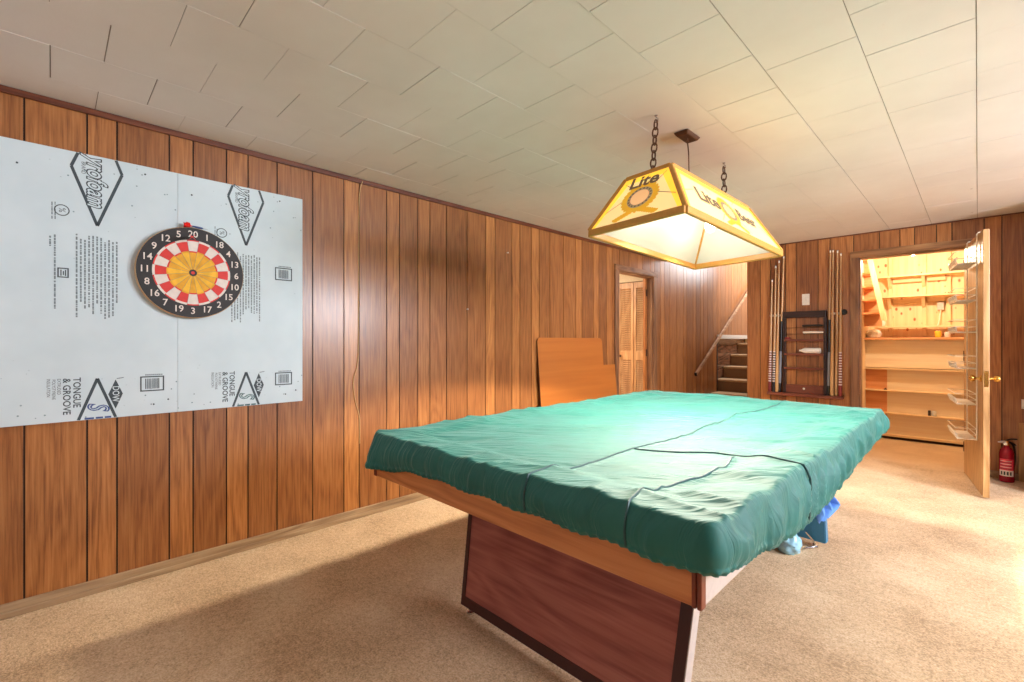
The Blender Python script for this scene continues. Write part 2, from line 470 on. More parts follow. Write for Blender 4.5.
# stair well: upper left wall set back over a ledge, right side wall, end wall, ceiling
mb = MB(); mb.box(XL-.1, XL-.004, 7.616, 9.7, 1.30, 3.6)
for a, b, t in planks(7.62, 9.7, .96, 1.0, 1):
    mb.t = t*.5+.5; mb.box(XL-.004, XL, a+.003, b-.003, 1.30, 3.6, 0)  # plank tones raised to paint in the light from upstairs
struct(mb.build('wall_stair_upper', [M['panel']], origin=None))
mb = MB(); mb.box(XL-.14, XL-.06, 7.64, 9.7, 0, 1.235); struct(mb.build('wall_stair_lower', M['brown_gloss'], origin=None))
mb = MB(); mb.box(XL-.14, XL+.02, 7.60, 9.7, 1.235, 1.30); struct(mb.build('trim_ledge', M['white_wall'], origin=None, bevel=.004))
mb = MB(); mb.box(XL-.1, XL+.004, 7.60, 7.64, 0, 1.235); struct(mb.build('trim_panel_end', M['groove'], origin=None))
mb = MB(); mb.box(SX1, SX1+.06, YB+.1, 9.7, 0, 3.6); struct(mb.build('wall_stair_right', M['white_wall'], origin=None))
mb = MB(); mb.box(XL-.1, SX1+.06, 9.7, 9.8, 0, 3.6); struct(mb.build('wall_stair_end', M['white_wall'], origin=None))
mb = MB(); mb.box(XL-.1, SX1+.06, YB, 9.8, 3.6, 3.7); struct(mb.build('ceiling_stair', M['white_wall'], origin=None))
mb = MB(); mb.box(XL-.1, SX1+.06, YB+.02, YB+.1, H, 3.6); struct(mb.build('wall_stair_header', M['white_wall'], origin=None))

# trim
mb = MB(); mb.box(XL, XL+.014, YF, YB, H-.03, H); struct(mb.build('trim_1', M['crown'], origin=None, bevel=.004))
mb = MB(); mb.box(SX1, XR, YB-.012, YB, H-.012, H); struct(mb.build('trim_2', M['crown'], origin=None, bevel=.003))
mb = MB()
for y0, y1 in ((YF, DY0-.07), (DY1+.08, 7.0)):
    mb.box(XL, XL+.013, y0, y1, 0, .062); mb.box(XL+.013, XL+.022, y0, y1, 0, .028)
struct(mb.build('baseboard_left', M['base'], origin=None, bevel=.004))
mb = MB(); mb.box(-.02, XR, YB-.012, YB, 0, .06); mb.box(SX1, PX0-.08, YB-.012, YB, 0, .06)
struct(mb.build('baseboard_back', M['base'], origin=None, bevel=.004))
# casings
mb = MB()
mb.box(XL, XL+.02, DY0-.08, DY0+.004, 0, DZ+.06); mb.box(XL, XL+.02, DY1-.004, DY1+.085, 0, DZ+.06)
mb.box(XL-.1, XL, DY0-.001, DY0+.018, 0, DZ); mb.box(XL-.1, XL, DY1-.018, DY1+.001, 0, DZ)
struct(mb.build('trim_3', M['casing'], origin=None, bevel=.005))
mb = MB(); mb.box(XL, XL+.024, DY0-.085, DY1+.09, DZ-.004, DZ+.06); mb.box(XL-.1, XL, DY0, DY1, DZ-.018, DZ+.001)
struct(mb.build('trim_4', M['casing_h'], origin=None, bevel=.005))
mb = MB()
mb.box(PX0-.07, PX0+.003, YB-.02, YB, 0, PZ+.01); mb.box(PX1-.003, PX1+.07, YB-.02, YB, 0, PZ+.01)
mb.box(PX0-.001, PX0+.018, YB, YB+.1, 0, PZ)
struct(mb.build('trim_5', M['casing'], origin=None, bevel=.005))
mb = MB(); mb.box(PX1-.004, PX1+.001, YB+.025, YB+.1, 0, PZ); struct(mb.build('trim_6', M['birch'], origin=None))
mb = MB(); mb.box(PX0-.07, PX1+.07, YB-.022, YB, PZ-.003, PZ+.065); mb.box(PX0, PX1, YB, YB+.1, PZ-.018, PZ+.001)
struct(mb.build('trim_7', M['casing_x'], origin=None, bevel=.005))
mb = MB(); mb.box(.245, .31, YB-.025, YB, 0, .5); struct(mb.build('trim_8', M['birch'], origin=None, bevel=.004))

m = MB(); m.box(.262, .30, YB-.007, YB, .62, .70); m.box(.274, .288, YB-.0085, YB-.007, .635, .655); m.box(.274, .288, YB-.0085, YB-.007, .665, .685)
tag(m.build('wall_outlet', M['white_pl'], bevel=.002), 'small cream wall outlet at the far right above the fire extinguisher', 'outlet')

# hall behind the left doorway
mb = MB(); mb.box(XL-2.1, XL-.1, 5.78, 5.86, 2.03, H+.1); mb.box(XL-2.1, XL-.75, 5.78, 5.86, 0, 2.03)
struct(mb.build('wall_hall_end', M['plaster'], origin=None))
mb = MB(); mb.box(XL-2.2, XL-2.1, 3.4, 6.4, 0, H+.1); mb.box(XL-2.1, XL-.1, 3.4, 3.5, 0, H+.1); mb.box(XL-2.1, XL-.1, 6.3, 6.4, 0, H+.1)
struct(mb.build('wall_hall', M['plaster'], origin=None))
mb = MB(); mb.box(XL-2.2, XL-.1, 3.4, 6.4, H, H+.08); struct(mb.build('ceiling_hall', M['white_wall'], origin=None))

# ------------------------------------------------------------------ folding louvred doors in the hall
def louver_leaf(x0, x1, y, parent, knob_x):
    st = .035; z0, z1 = .02, 2.02; th = .028
    f = MB()
    f.box(x0, x0+st, y, y+th, z0, z1); f.box(x1-st, x1, y, y+th, z0, z1)
    for a, b in ((z0, z0+.1), (.93, 1.05), (z1-.08, z1)): f.box(x0+st, x1-st, y, y+th, a, b)
    for a, b in ((z0+.1, .93), (1.05, z1-.08)):
        n = int((b-a)/.03)
        for i in range(n):
            z = a+(i+.5)*(b-a)/n
            f.hexa([(x0+st, y+.003, z-.014), (x1-st, y+.003, z-.014), (x1-st, y+.024, z+.008), (x0+st, y+.024, z+.008),
                    (x0+st, y+.003, z-.007), (x1-st, y+.003, z-.007), (x1-st, y+.024, z+.015), (x0+st, y+.024, z+.015)])
    lf = f.build('louvred_leaf', M['louver'], parent)
    k = MB(); k.lathe((knob_x, y, .985), [(.007, 0), (.007, .012), (.016, .018), (.018, .026), (.012, .034), (.002, .036)], 16, (0, -1, 0))
    kb = k.build('knob', M['bronze'], lf, smooth=True)
d2 = struct(empty('door_2', (-3.5, 5.8, 0)))
louver_leaf(-3.925, -3.662, 5.785, d2, -3.70)
louver_leaf(-3.655, -3.408, 5.785, d2, -3.605)
louver_leaf(-3.400, -3.165, 5.785, d2, -3.205)
louver_leaf(-3.158, -3.08, 5.785, d2, -3.12)
# orange door leaf standing open just inside the left doorway
mb = MB(); mb.box(XL-.105, XL-.072, DY1-.062, DY1-.02, .012, DZ-.02)
d3 = struct(mb.build('door_3', M['orange_wood'], origin=None, bevel=.003))
k = MB()
for z in (.25, 1.0, 1.78): k.box(XL-.071, XL-.066, DY1-.05, DY1-.02, z, z+.09)
k.build('hinge', M['bronze'], d3)

# ------------------------------------------------------------------ foam sheets with print
FT = .022
def on_foam(y0, z0, d=.0005):
    return lambda u, v: (XL+FT+d, y0+v, z0-u)         # text reads downwards
FZ0, FZ1 = .828, 2.075
def kite(mb, cy, ztip, zmid, ztop, half, w, clip_top, mi):
    """outlined diamond, tip down (ztip) or up, clipped to the sheet"""
    def strip(a, b):
        (y1, z1), (y2, z2) = a, b
        d = math.hypot(y2-y1, z2-z1); ny, nz = -(z2-z1)/d*w/2, (y2-y1)/d*w/2
        ps = [(y1+ny, z1+nz), (y2+ny, z2+nz), (y2-ny, z2-nz), (y1-ny, z1-nz)]
        ps = [(p, min(max(q, FZ0+.001), FZ1-.001)) for p, q in ps]
        mb.poly([(XL+FT+.0006, p, q) for p, q in ps], mi)
    def cl(a, b):
        # clip the segment at clip_top
        (y1, z1), (y2, z2) = a, b
        t = (clip_top-z1)/(z2-z1); return (y1+t*(y2-y1), clip_top)
    L, R, T, B = (cy-half, zmid), (cy+half, zmid), (cy, ztop), (cy, ztip)
    strip(L, B); strip(R, B)
    if abs(ztop-zmid) > .01: strip(L, cl(L, T)); strip(R, cl(R, T))
def foam_sheet(yc, y0, y1, label, s_ink, barcodes, seed):
    rnd = random.Random(seed)
    t = empty('foam_sheet', (XL+FT/2, (y0+y1)/2, FZ0))
    p = MB()                                                # 0 ink, 1 grey ink, 2 word ink, 3 foam blue, 4 letter ink
    kite(p, yc, 1.745, 2.008, 2.27, .090, .012, FZ1-.001, 0)
    # brand word, outlined, its first letters cut off by the sheet's top edge
    add_text(p, 'yrofoam', .100, on_foam(yc-.004, 1.945), 0, .70, .25, .055)
    add_text(p, 'yrofoam', .100, on_foam(yc-.004, 1.945, .0009), 3, .70, .25, .004)
    p.poly([(XL+FT+.0006, yc+a, z) for a, z in ((-.05, FZ1-.002), (-.045, FZ1-.016), (-.02, FZ1-.024), (-.012, FZ1-.016), (-.035, FZ1-.010), (-.04, FZ1-.002))], 0)
    add_text(p, 'BRAND', .021, on_foam(yc-.049, 2.008), 0, .82)
    # bottom diamond with the start of the word
    kite(p, yc, 1.02, .829, .829, .066, .012, .829, 0)
    add_text(p, 'S', .105, on_foam(yc, .882), 2, .70, .2, .034)
    add_text(p, 'S', .105, on_foam(yc, .882, .0009), 3, .70, .2, -.026)
    for a, b2 in ((-.045, -.012), (-.006, .02), (.026, .05)): p.poly([(XL+FT+.0006, yc+q, z) for q, z in ((a, .8295), (b2, .8295), (b2, .838), (a, .838))], 2)
    yb = yc+.066
    p.poly([(XL+FT+.0006, yb+a, z) for a, z in ((0, 1.012), (.027, .942), (0, .87), (-.027, .942))], 0)
    add_text(p, 'DOW', .036, on_foam(yb, .942, .001), 3, .82, 0, .01)
    p.bar((XL+FT+.0006, yb+.004, 1.016), (XL+FT+.0006, yb+.03, 1.02), .0004, .004, mi=1)
    add_text(p, 'TONGUE', .036, on_foam(yc-.072, .959), 0, .93, 0, .018)
    add_text(p, '& GROOVE', .036, on_foam(yc-.106, .943), 0, .93, 0, .018)
    for i, (s, n) in enumerate((('EXTRUDED', 0), ('POLYSTYRENE', .012), ('INSULATION', .004))):
        add_text(p, s, .0165, on_foam(yc-.131-i*.017, .990-n), 0, .86)
    # columns of fine print, no longer legible
    def lines(ya, n, pitch, zt, zb, mi, thick):
        for i in range(n):
            y = ya+i*pitch; z = zt-rnd.uniform(0, .03); e = zb+rnd.choice([0, .02, .05, .12, .2])*(zt-zb)
            while z > e:
                w = rnd.uniform(.004, .018)
                p.poly([(XL+FT+.0006, y, z), (XL+FT+.0006, y+thick, z), (XL+FT+.0006, y+thick, z-w), (XL+FT+.0006, y, z-w)], mi)
                z -= w+rnd.choice([.002, .002, .003, .006])
    lines(yc-.075, 11, .0142, 1.70, 1.31, 1, .0062)
    lines(yc-.147, 1, .02, 1.70, 1.33, 1, .006); lines(yc-.162, 1, .02, 1.70, 1.62, 1, .006)
    lines(yc-.155, 2, .010, 1.84, 1.75, 1, .004)
    # ring mark and small shield
    c = (yc-.121, 1.796)
    for i in range(20):
        a, b2 = 2*PI*i/20, 2*PI*(i+1)/20
        p.poly([(XL+FT+.0006, c[0]+r*math.cos(q), c[1]+r*math.sin(q)) for r, q in ((.026, a), (.026, b2), (.022, b2), (.022, a))], 0)
    add_text(p, '%', .032, on_foam(c[0], c[1]), 0, 1)
    sy, sz = yc-.136, 1.488
    for a, b2, e, g in ((0, .038, 0, .005), (0, .038, .04, .045), (0, .005, .005, .04), (.033, .038, .005, .04), (.01, .014, .008, .036), (.018, .022, .012, .03), (.025, .029, .008, .036)):
        p.poly([(XL+FT+.0006, sy+a, sz+e), (XL+FT+.0006, sy+b2, sz+e), (XL+FT+.0006, sy+b2, sz+g), (XL+FT+.0006, sy+a, sz+g)], 0)
    for by, bz in barcodes:
        w, h, e = .097, .076, .006
        for a, b2, c2, d in ((0, w, 0, e), (0, w, h-e, h), (0, e, e, h-e), (w-e, w, e, h-e)):
            p.poly([(XL+FT+.0006, by+a, bz+c2), (XL+FT+.0006, by+b2, bz+c2), (XL+FT+.0006, by+b2, bz+d), (XL+FT+.0006, by+a, bz+d)], 0)
        y = by+.02
        while y < by+w-.02:
            q = rnd.choice([.0016, .0024, .0036])
            p.poly([(XL+FT+.0006, y, bz+.012), (XL+FT+.0006, y+q, bz+.012), (XL+FT+.0006, y+q, bz+h-.012), (XL+FT+.0006, y, bz+h-.012)], 0)
            y += q+rnd.choice([.0016, .002, .003])
        for i in range(9):
            p.poly([(XL+FT+.0006, by+.02+i*.008, bz+h+.004), (XL+FT+.0006, by+.026+i*.008, bz+h+.004), (XL+FT+.0006, by+.026+i*.008, bz+h+.010), (XL+FT+.0006, by+.02+i*.008, bz+h+.010)], 1)
    n = p; n.cur = 0
    for yy, zz in ((y0+.5, FZ1-.04), (y0+.06, FZ1-.10), (y1-.04, FZ0+.07), (y1-.10, FZ0+.05)):
        n.lathe((XL+FT, yy, zz), [(.004, 0), (.004, .002), (.002, .003)], 10, (1, 0, 0))
    p.cur = 3; p.box(XL+.0005, XL+FT, y0, y1, FZ0, FZ1); p.cur = 0
    tb = p
    tb.build('panel', [M['ink'], M['ink_grey'], M[s_ink], M['foam']], t)
    return tag(t, label, 'foam board', 'printed insulation sheets nailed to the wall')
foam_sheet(.153, -.168, .466, 'pale blue printed insulation sheet at the far left, blue letter in its bottom diamond', 'ink_blue', [(.312, .945)], 1)
foam_sheet(.787, .4675, 1.1, 'pale blue insulation sheet nearer the table, two barcode boxes near its right edge', 'ink_green', [(.941, 1.562), (.941, .934)], 2)

# ------------------------------------------------------------------ dartboard and darts
DC = (XL+FT, .525, 1.556); DR = .238; DT = .045
t = empty('dartboard', DC)
b = MB(); b.lathe(DC, [(DR-.012, .001), (DR-.004, .004), (DR, .012), (DR, DT-.006), (DR-.004, DT)], 64, (1, 0, 0))
b.build('body', M['dart_rim'], t, smooth=True)
fx = DC[0]+DT+.0005
def sector(mb, r0, r1, a0, a1, mi, n=4, x=None):
    for i in range(n):
        p, q = a0+(a1-a0)*i/n, a0+(a1-a0)*(i+1)/n
        mb.poly([(x or fx, DC[1]+r*math.sin(w), DC[2]+r*math.cos(w)) for r, w in ((r0, p), (r0, q), (r1, q), (r1, p))], mi)
b = MB()
for i in range(20):
    a0, a1 = (i-.5)*PI/10, (i+.5)*PI/10; red = i % 2 == 1
    sector(b, .72*DR, .985*DR, a0, a1, 0)
    sector(b, .695*DR, .72*DR, a0, a1, 2 if red else 1)
    sector(b, .675*DR, .695*DR, a0, a1, 2)
    sector(b, .475*DR, .675*DR, a0, a1, 1 if red else 2)
    sector(b, .445*DR, .475*DR, a0, a1, 4 if red else 1)
    sector(b, .075*DR, .445*DR, a0, a1, 3 if red else 4)
    sector(b, .035*DR, .075*DR, a0, a1, 0); sector(b, .0, .035*DR, a0, a1, 1)
n = b
for i, s in enumerate('20 1 18 4 13 6 10 15 2 17 3 19 7 16 8 11 14 9 12 5'.split()):
    a = i*PI/10; r = .845*DR
    add_text(n, s, .047, lambda u, v, a=a: (fx+.001, DC[1]+r*math.sin(a)+u, DC[2]+r*math.cos(a)+v), 2, .95, 0, .012)
b.build('face', [M['dart_black'], M['dart_red'], M['dart_white'], M['dart_gold'], M['dart_gold2']], t)
w = MB()
for i in range(20):
    a = (i-.5)*PI/10
    w.tube([(fx+.001, DC[1]+q*DR*math.sin(a), DC[2]+q*DR*math.cos(a)) for q in (.08, .72)], .0006, 4)
w.build('divider_wire', M['wrap_grey'], t)
tag(t, 'round dartboard with gold centre and red and white ring on the pale blue sheets', 'dartboard')
def dart(tip, d, label, body='ink_blue'):
    tip, d = Vector(tip), Vector(d).normalized(); t = empty('dart', tip)
    m = MB(); m.lathe(tip-d*.008, [(.0006, 0), (.0014, .03), (.0014, .034)], 8, d); m.build('point', M['chrome'], t, smooth=True)
    m = MB(); m.lathe(tip, [(.002, .024), (.0048, .03), (.0052, .06), (.004, .078), (.0024, .082)], 12, d); m.build('barrel', M[body], t, smooth=True)
    m = MB(); m.lathe(tip, [(.0026, .08), (.0022, .115)], 8, d); m.build('shaft', M['red_flight'], t, smooth=True)
    u = d.cross(Vector((0, 0, 1))).normalized(); w = d.cross(u); m = MB()
    for k in range(4):
        n_ = u*math.cos(PI/4+k*PI/2)+w*math.sin(PI/4+k*PI/2); side = d.cross(n_)*.0006
        ps = [tip+d*a+n_*r for a, r in ((.088, 0), (.100, .016), (.118, .018), (.124, .0))]
        m.hexa([p+side for p in ps]+[p-side for p in ps])
    m.build('flight', M['red_flight'], t)
    return tag(t, label, 'dart', 'red flighted darts')
dart((XL+FT, .598, 1.803), (.40, -.92, .0), 'red flighted dart stuck in the foam just above the top of the dartboard')
dart((fx, .515, 1.742), (.9, -.1, -.15), 'red flighted dart stuck in the board at its top number', 'dart_red')

# ------------------------------------------------------------------ board leaning on the left wall
def leaning_board():
    bw, bh, nt = 1.30, 1.235, .30                  # width, height, notch depth
    lean = .10; ang = math.asin(lean/bh)
    t = empty('hardboard_panel', (XL+.112, 3.275, 0), rot=(0, -ang, 0))
    prof = [(0, 0), (bw, 0), (bw, bh-nt), (1.075, bh-nt), (1.075, bh-.03), (1.045, bh), (.035, bh), (.010, bh-.010), (0, bh-.035)]
    m = MB(); th = .012
    k = m.pts([(0, y, z) for y, z in prof]+[(-th, y, z) for y, z in prof]); n = len(prof)
    m.face(range(k, k+n), 0); m.face([k+n+i for i in reversed(range(n))], 1)
    for i in range(n): m.face((k+i, k+(i+1) % n, k+n+(i+1) % n, k+n+i), 1)
    m.build('panel', [M['hardboard'], M['board_edge']], t, world=False)
    return tag(t, 'plain orange brown board with a notched corner leaning on the panelled wall', 'board')
leaning_board()

# pale cord hanging down a groove and a small nail
mb = MB()
def spline(pts, n=8):
    pts = [Vector(p) for p in pts]; out = []
    for i in range(len(pts)-1):
        p0, p1, p2, p3 = pts[max(i-1, 0)], pts[i], pts[i+1], pts[min(i+2, len(pts)-1)]
        for k in range(n):
            q = k/n; out.append(.5*((2*p1)+(p2-p0)*q+(2*p0-5*p1+4*p2-p3)*q*q+(3*p1-p0-3*p2+p3)*q**3))
    out.append(pts[-1]); return out
mb.tube(spline([(XL+.018, 1.50, 2.285), (XL+.010, 1.482, 2.20), (XL+.004, 1.479, 1.95), (XL+.004, 1.478, 1.30), (XL+.006, 1.47, 1.05), (XL+.008, 1.44, .935), (XL+.006, 1.452, .80), (XL+.004, 1.484, .68), (XL+.004, 1.486, .5)]), .0028, 6)
tag(mb.build('cord', M['pale_cord'], smooth=True), 'thin pale cord hanging down the panelled wall between foam and leaning board', 'cord')
for y, z, lb in ((2.88, 1.985, 'small pale nail high on the panelling left of the lamp'), (2.42, 1.46, 'small pale nail at mid height on the panelling above the table corner')):
    m = MB(); m.lathe((XL, y, z), [(.002, -.001), (.002, .018), (.007, .019), (.007, .022)], 10, (1, 0, 0))
    tag(m.build('nail', M['wrap_white'], smooth=True), lb, 'nail')

# ------------------------------------------------------------------ staircase and handrail
t = empty('staircase', ((XL+SX1)/2, 7.0, 0))
rise, run, y0 = .1935, .33, 7.05
for i in range(6):
    z = rise*(i+1); y = y0+run*i
    if z > 1.2: break
    m = MB(); m.box(XL-.058 if y > 7.64 else XL+.002, SX1-.002, y-.025, y+run-(.025 if i == 1 else -.02), z-.035, z); m.build('tread', M['tread'], t, bevel=.012)
    m = MB(); m.box(XL-.058 if y > 7.66 else XL+.002, SX1-.002, y, y+.02, z-rise+.0, z-.035); m.build('riser', M['riser'], t)
m = MB(); m.box(XL-.058, SX1-.002, y0+run*6, 9.69, 1.12, 1.235); m.build('landing', M['tread'], t, bevel=.01)
tag(t, 'short flight of carpeted stairs climbing away through the opening in the back wall', 'stairs')
t = empty('handrail', (XL+.06, 6.72, .725))
m = MB(); a, b = Vector((XL+.055, 6.70, .715)), Vector((XL+.055, 9.35, 2.37))
m.bar(a, b, .032, .05); m.build('rail', M['rail'], t, bevel=.012)
m = MB(); m.bar(a-(b-a).normalized()*.02, a+(b-a).normalized()*.001, .034, .052); m.build('end_cap', M['black'], t, bevel=.006)
for q in (.18, .55, .85):
    p = a.lerp(b, q); m = MB(); m.tube([(XL, p.y, p.z-.05), (XL+.04, p.y, p.z-.05), (XL+.055, p.y, p.z-.022)], .007, 8)
    m.lathe((XL, p.y, p.z-.05), [(.022, 0), (.022, .004)], 12, (1, 0, 0)); m.build('bracket', M['bronze'], t, smooth=True)
tag(t, 'straight pale wooden handrail sloping up the panelled stair wall', 'handrail')

# ------------------------------------------------------------------ light switch, cue rack and cues
t = empty('light_switch', (-1.335, YB, 1.655))
m = MB(); m.box(-1.37, -1.298, YB-.007, YB, 1.592, 1.715); m.build('plate', M['white_pl'], t, bevel=.003)
m = MB(); m.box(-1.339, -1.329, YB-.016, YB-.007, 1.64, 1.662); m.build('toggle', M['white_pl'], t, bevel=.002)
tag(t, 'cream light switch on the panelling above the cue rack', 'light switch')

RX0, RX1, RY = -1.70, -.985, YB
t = empty('cue_rack', ((RX0+RX1)/2, YB, .59))
m = MB(); m.box(-1.545, -1.138, RY-.05, RY-.001, 1.455, 1.525); m.build('top_rail', M['dark_wood'], t, bevel=.006)
m = MB(); m.box(RX0, RX1, RY-.085, RY-.001, .588, .622); m.build('base_shelf', M['mahog'], t, bevel=.006)
for x in (-1.534, -1.148):
    m = MB(); m.box(x-.014, x+.014, RY-.045, RY-.001, .622, 1.456); m.build('upright', M['dark_wood'], t, bevel=.004)
for z in (.885, 1.04, 1.195):
    m = MB(); m.box(-1.534, -1.156, RY-.06, RY-.001, z, z+.024); m.build('shelf', M['mahog'], t, bevel=.004)
for z in (1.275, 1.345):
    m = MB(); m.tube([(-1.534, RY-.03, z), (-1.156, RY-.03, z)], .003, 6); m.build('wire_rod', M['bronze'], t, smooth=True)
m = MB(); m.box(-1.534, -1.156, RY-.03, RY-.001, .622, .715); m.build('back_board', M['mahog'], t, bevel=.004)
m = MB(); m.lathe((-1.345, RY-.03, .675), [(.010, 0), (.012, .006), (.006, .012)], 14, (0, -1, 0)); m.build('knob', M['ferrule'], t, smooth=True)
for s, xs in ((-1, (-1.69, -1.575)), (1, (-1.125, -1.0))):
    m = MB(); m.box(xs[0], xs[1], RY-.012, RY-.001, 1.478, 1.5); m.build('clip_bar', M['ferrule'], t, bevel=.003)
m = MB(); m.lathe((-.985, RY, 1.50), [(.028, 0), (.03, .02), (.02, .032)], 16, (0, -1, 0)); m.build('end_block', M['black'], t, smooth=True)
tag(t, 'dark wooden wall cue rack with three narrow shelves between its uprights', 'cue rack')

def cue(xb, xt, ztop, style, label, zb=.6225, yb=RY-.055):
    A, B = Vector((xb, yb, zb)), Vector((xt, RY-.022, ztop)); d = (B-A).normalized(); L = (B-A).length
    t = empty('pool_cue', A)
    bl = .78*L/1.5
    R = lambda h: .0165-(.0165-.0068)*h/L
    if style == 'plain':
        m = MB(); m.lathe(A, [(.013, 0), (.0165, .012), (R(bl), bl)], 14, d); m.build('butt', M['maple'], t, smooth=True)
    else:
        c1, c2 = {'red': ('wrap_red', 'wrap_white'), 'dark': ('wrap_black', 'wrap_white'), 'black': ('wrap_black', 'wrap_black')}[style]
        m = MB(); m.lathe(A, [(.013, 0), (.0165, .012), (.0162, .10)], 14, d); m.build('butt', M[c1], t, smooth=True)
        m = MB(); n = 26; h0, h1 = .10, .46
        if style == 'black': m.lathe(A, [(R(h0), h0), (R(h1), h1)], 14, d, 1)
        else:
            for i in range(n):
                a, b = h0+(h1-h0)*i/n, h0+(h1-h0)*(i+1)/n
                m.lathe(A, [(R(a), a), (R(b), b)], 12, d, i % 2)
        m.build('wrap', [M[c1], M['wrap_grey'] if style == 'black' else M[c2]], t, smooth=True)
        m = MB(); m.lathe(A, [(R(h1), h1), (R(bl), bl)], 14, d); m.build('forearm', M['wrap_black' if style == 'black' else 'maple'], t, smooth=True)
    m = MB(); m.lathe(A, [(R(bl), bl), (.0072, L-.03)], 14, d); m.build('shaft', M['maple'], t, smooth=True)
    m = MB(); m.lathe(A, [(.0073, L-.03), (.0071, L-.008)], 12, d); m.build('ferrule', M['ferrule'], t, smooth=True)
    m = MB(); m.lathe(A, [(.0071, L-.008), (.0068, L-.003), (.003, L)], 12, d); m.build('tip', M['tip'], t, smooth=True)
    return tag(t, label, 'pool cue', 'cues standing in the wall rack')
cue(-1.682, -1.664, 1.905, 'red', 'shortest pool cue at the left end of the rack, red and white butt')
cue(-1.640, -1.626, 2.06, 'dark', 'pool cue second from left in the rack, black and white banded butt')
cue(-1.608, -1.592, 2.115, 'plain', 'all pale maple pool cue third from left in the rack')
cue(-1.588, -1.545, 2.16, 'black', 'pool cue beside the left upright, slanting, with black butt and grey wrap', yb=RY-.03)
cue(-1.118, -1.104, 2.165, 'black', 'pool cue beside the right upright, with black butt and grey wrap', yb=RY-.03)
cue(-1.085, -1.080, 2.165, 'plain', 'all pale maple pool cue at right of rack, next to the black butted one')
cue(-1.052, -1.040, 2.155, 'plain', 'all pale maple pool cue second from the right end of the rack', yb=RY-.03)
cue(-1.012, -1.012, 2.12, 'red', 'pool cue at the right end of the rack, red and white banded butt')
m = MB(); m.lathe((-1.36, RY-.045, 1.365), [(.004, 0), (.010, .01), (.012, .05), (.012, .18), (.008, .195)], 12, (1, 0, 0))
tag(m.build('table_brush', M['black'], smooth=True), 'short black brush handle lying on the rods high in the cue rack', 'brush')
m = MB(); m.lathe((-1.352, RY-.045, 1.292), [(.008, 0), (.011, .01), (.011, .18), (.007, .19)], 12, (1, 0, 0))
tag(m.build('chalk_stick', M['ferrule'], smooth=True), 'cream stick lying on the lower rod of the cue rack', 'stick')
t = empty('chalk_tray', (-1.28, RY-.045, 1.064))
m = MB(); m.lathe((-1.372, RY-.038, 1.094), [(.010, 0), (.018, .012), (.029, .035), (.029, .175), (.026, .185)], 20, (1, 0, 0)); m.build('bottle_body', M['white_pl'], t, smooth=True)
m = MB(); m.lathe((-1.387, RY-.038, 1.094), [(.009, 0), (.010, .015)], 14, (1, 0, 0)); m.build('cap', M['white_pl'], t, smooth=True)
t.name = 'talc_bottle'; WLOC['talc_bottle'] = WLOC['chalk_tray']
tag(t, 'white plastic bottle lying on its side on a shelf of the cue rack', 'bottle')
m = MB(); m.box(-1.525, -1.478, RY-.055, RY-.02, 1.219, 1.241)
tag(m.build('chalk_cube', M['wrap_red'], bevel=.004), 'small red chalk block on the left of the top rack shelf', 'chalk')

# ------------------------------------------------------------------ store room behind the back wall
SB = 7.56
mb = MB(); mb.box(-1.0, .5, SB, SB+.03, 1.2, H+.2)
mb.box(-1.0, .5, SB+.03, SB+.1, 0, H+.2, 1)
struct(mb.build('wall_store_back', [M['osb'], M['cream']], origin=None))
mb = MB()
for x in (-.80, -.48, -.265): mb.box(x, x+.04, SB-.035, SB, 1.26, H)
struct(mb.build('trim_studs', M['pine_v'], origin=None))
mb = MB(); mb.box(-1.10, -1.0, YB+.1, SB+.1, 0, H+.2); mb.box(.5, .6, YB+.1, SB+.1, 0, H+.2)
struct(mb.build('wall_store_sides', M['cream'], origin=None))
mb = MB(); mb.box(-1.1, .6, YB+.1, SB+.1, H+.02, H+.1); struct(mb.build('ceiling_store', M['pine'], origin=None))
# backs of the upper flight of stairs
t = empty('stair_underside', (-.93, 6.9, 1.4))
for i in range(5):
    z = 2.18-i*.16; x1 = -.93+i*.026
    m = MB(); m.box(-.998, x1, 6.94, 7.2, z-.02, z+.0); m.build('tread', M['rust'], t)
    m = MB(); m.box(-.998, x1, 7.18, 7.2, z-.16, z-.02); m.build('riser', M['rust'], t)
m = MB()
m.hexa([(-.955, 6.90, 2.29), (-.905, 6.90, 2.29), (-.905, 6.935, 2.29), (-.955, 6.935, 2.29)][::1] + [(-.80, 6.90, 1.44), (-.75, 6.90, 1.44), (-.75, 6.935, 1.44), (-.80, 6.935, 1.44)])
m.build('stringer', M['pine_v'], t)
tag(t, 'rust coloured underside of upper stairs at left inside the store room', 'stairs')
# upper shelves on cleats
for z, nm in ((1.985, 'uppermost pine shelf across the store room studs'), (1.735, 'middle pine shelf across the store room studs'), (1.36, 'lowest of three thin pine shelves, just above the deep ledge')):
    t = empty('wall_shelf', (-.4, SB-.12, z))
    m = MB(); m.box(-.895, .49, SB-.2, SB-.036, z, z+.02); m.build('board', M['pine'], t, bevel=.002)
    if z > 1.5:
        for a, b in ((-.755, -.485), (-.435, -.27)):
            m = MB(); m.box(a, b, SB-.06, SB-.001, z-.06, z-.018); m.build('cleat', M['pine'], t)
        for x in (-.80, -.48):
            m = MB(); m.hexa([(x, SB-.04, z-.13), (x+.03, SB-.04, z-.13), (x+.03, SB-.036, z-.13), (x, SB-.036, z-.13), (x, SB-.17, z), (x+.03, SB-.17, z), (x+.03, SB-.036, z), (x, SB-.036, z)]); m.build('bracket', M['pine'], t)
    tag(t, nm, 'shelf', 'thin pine shelves in the store room')
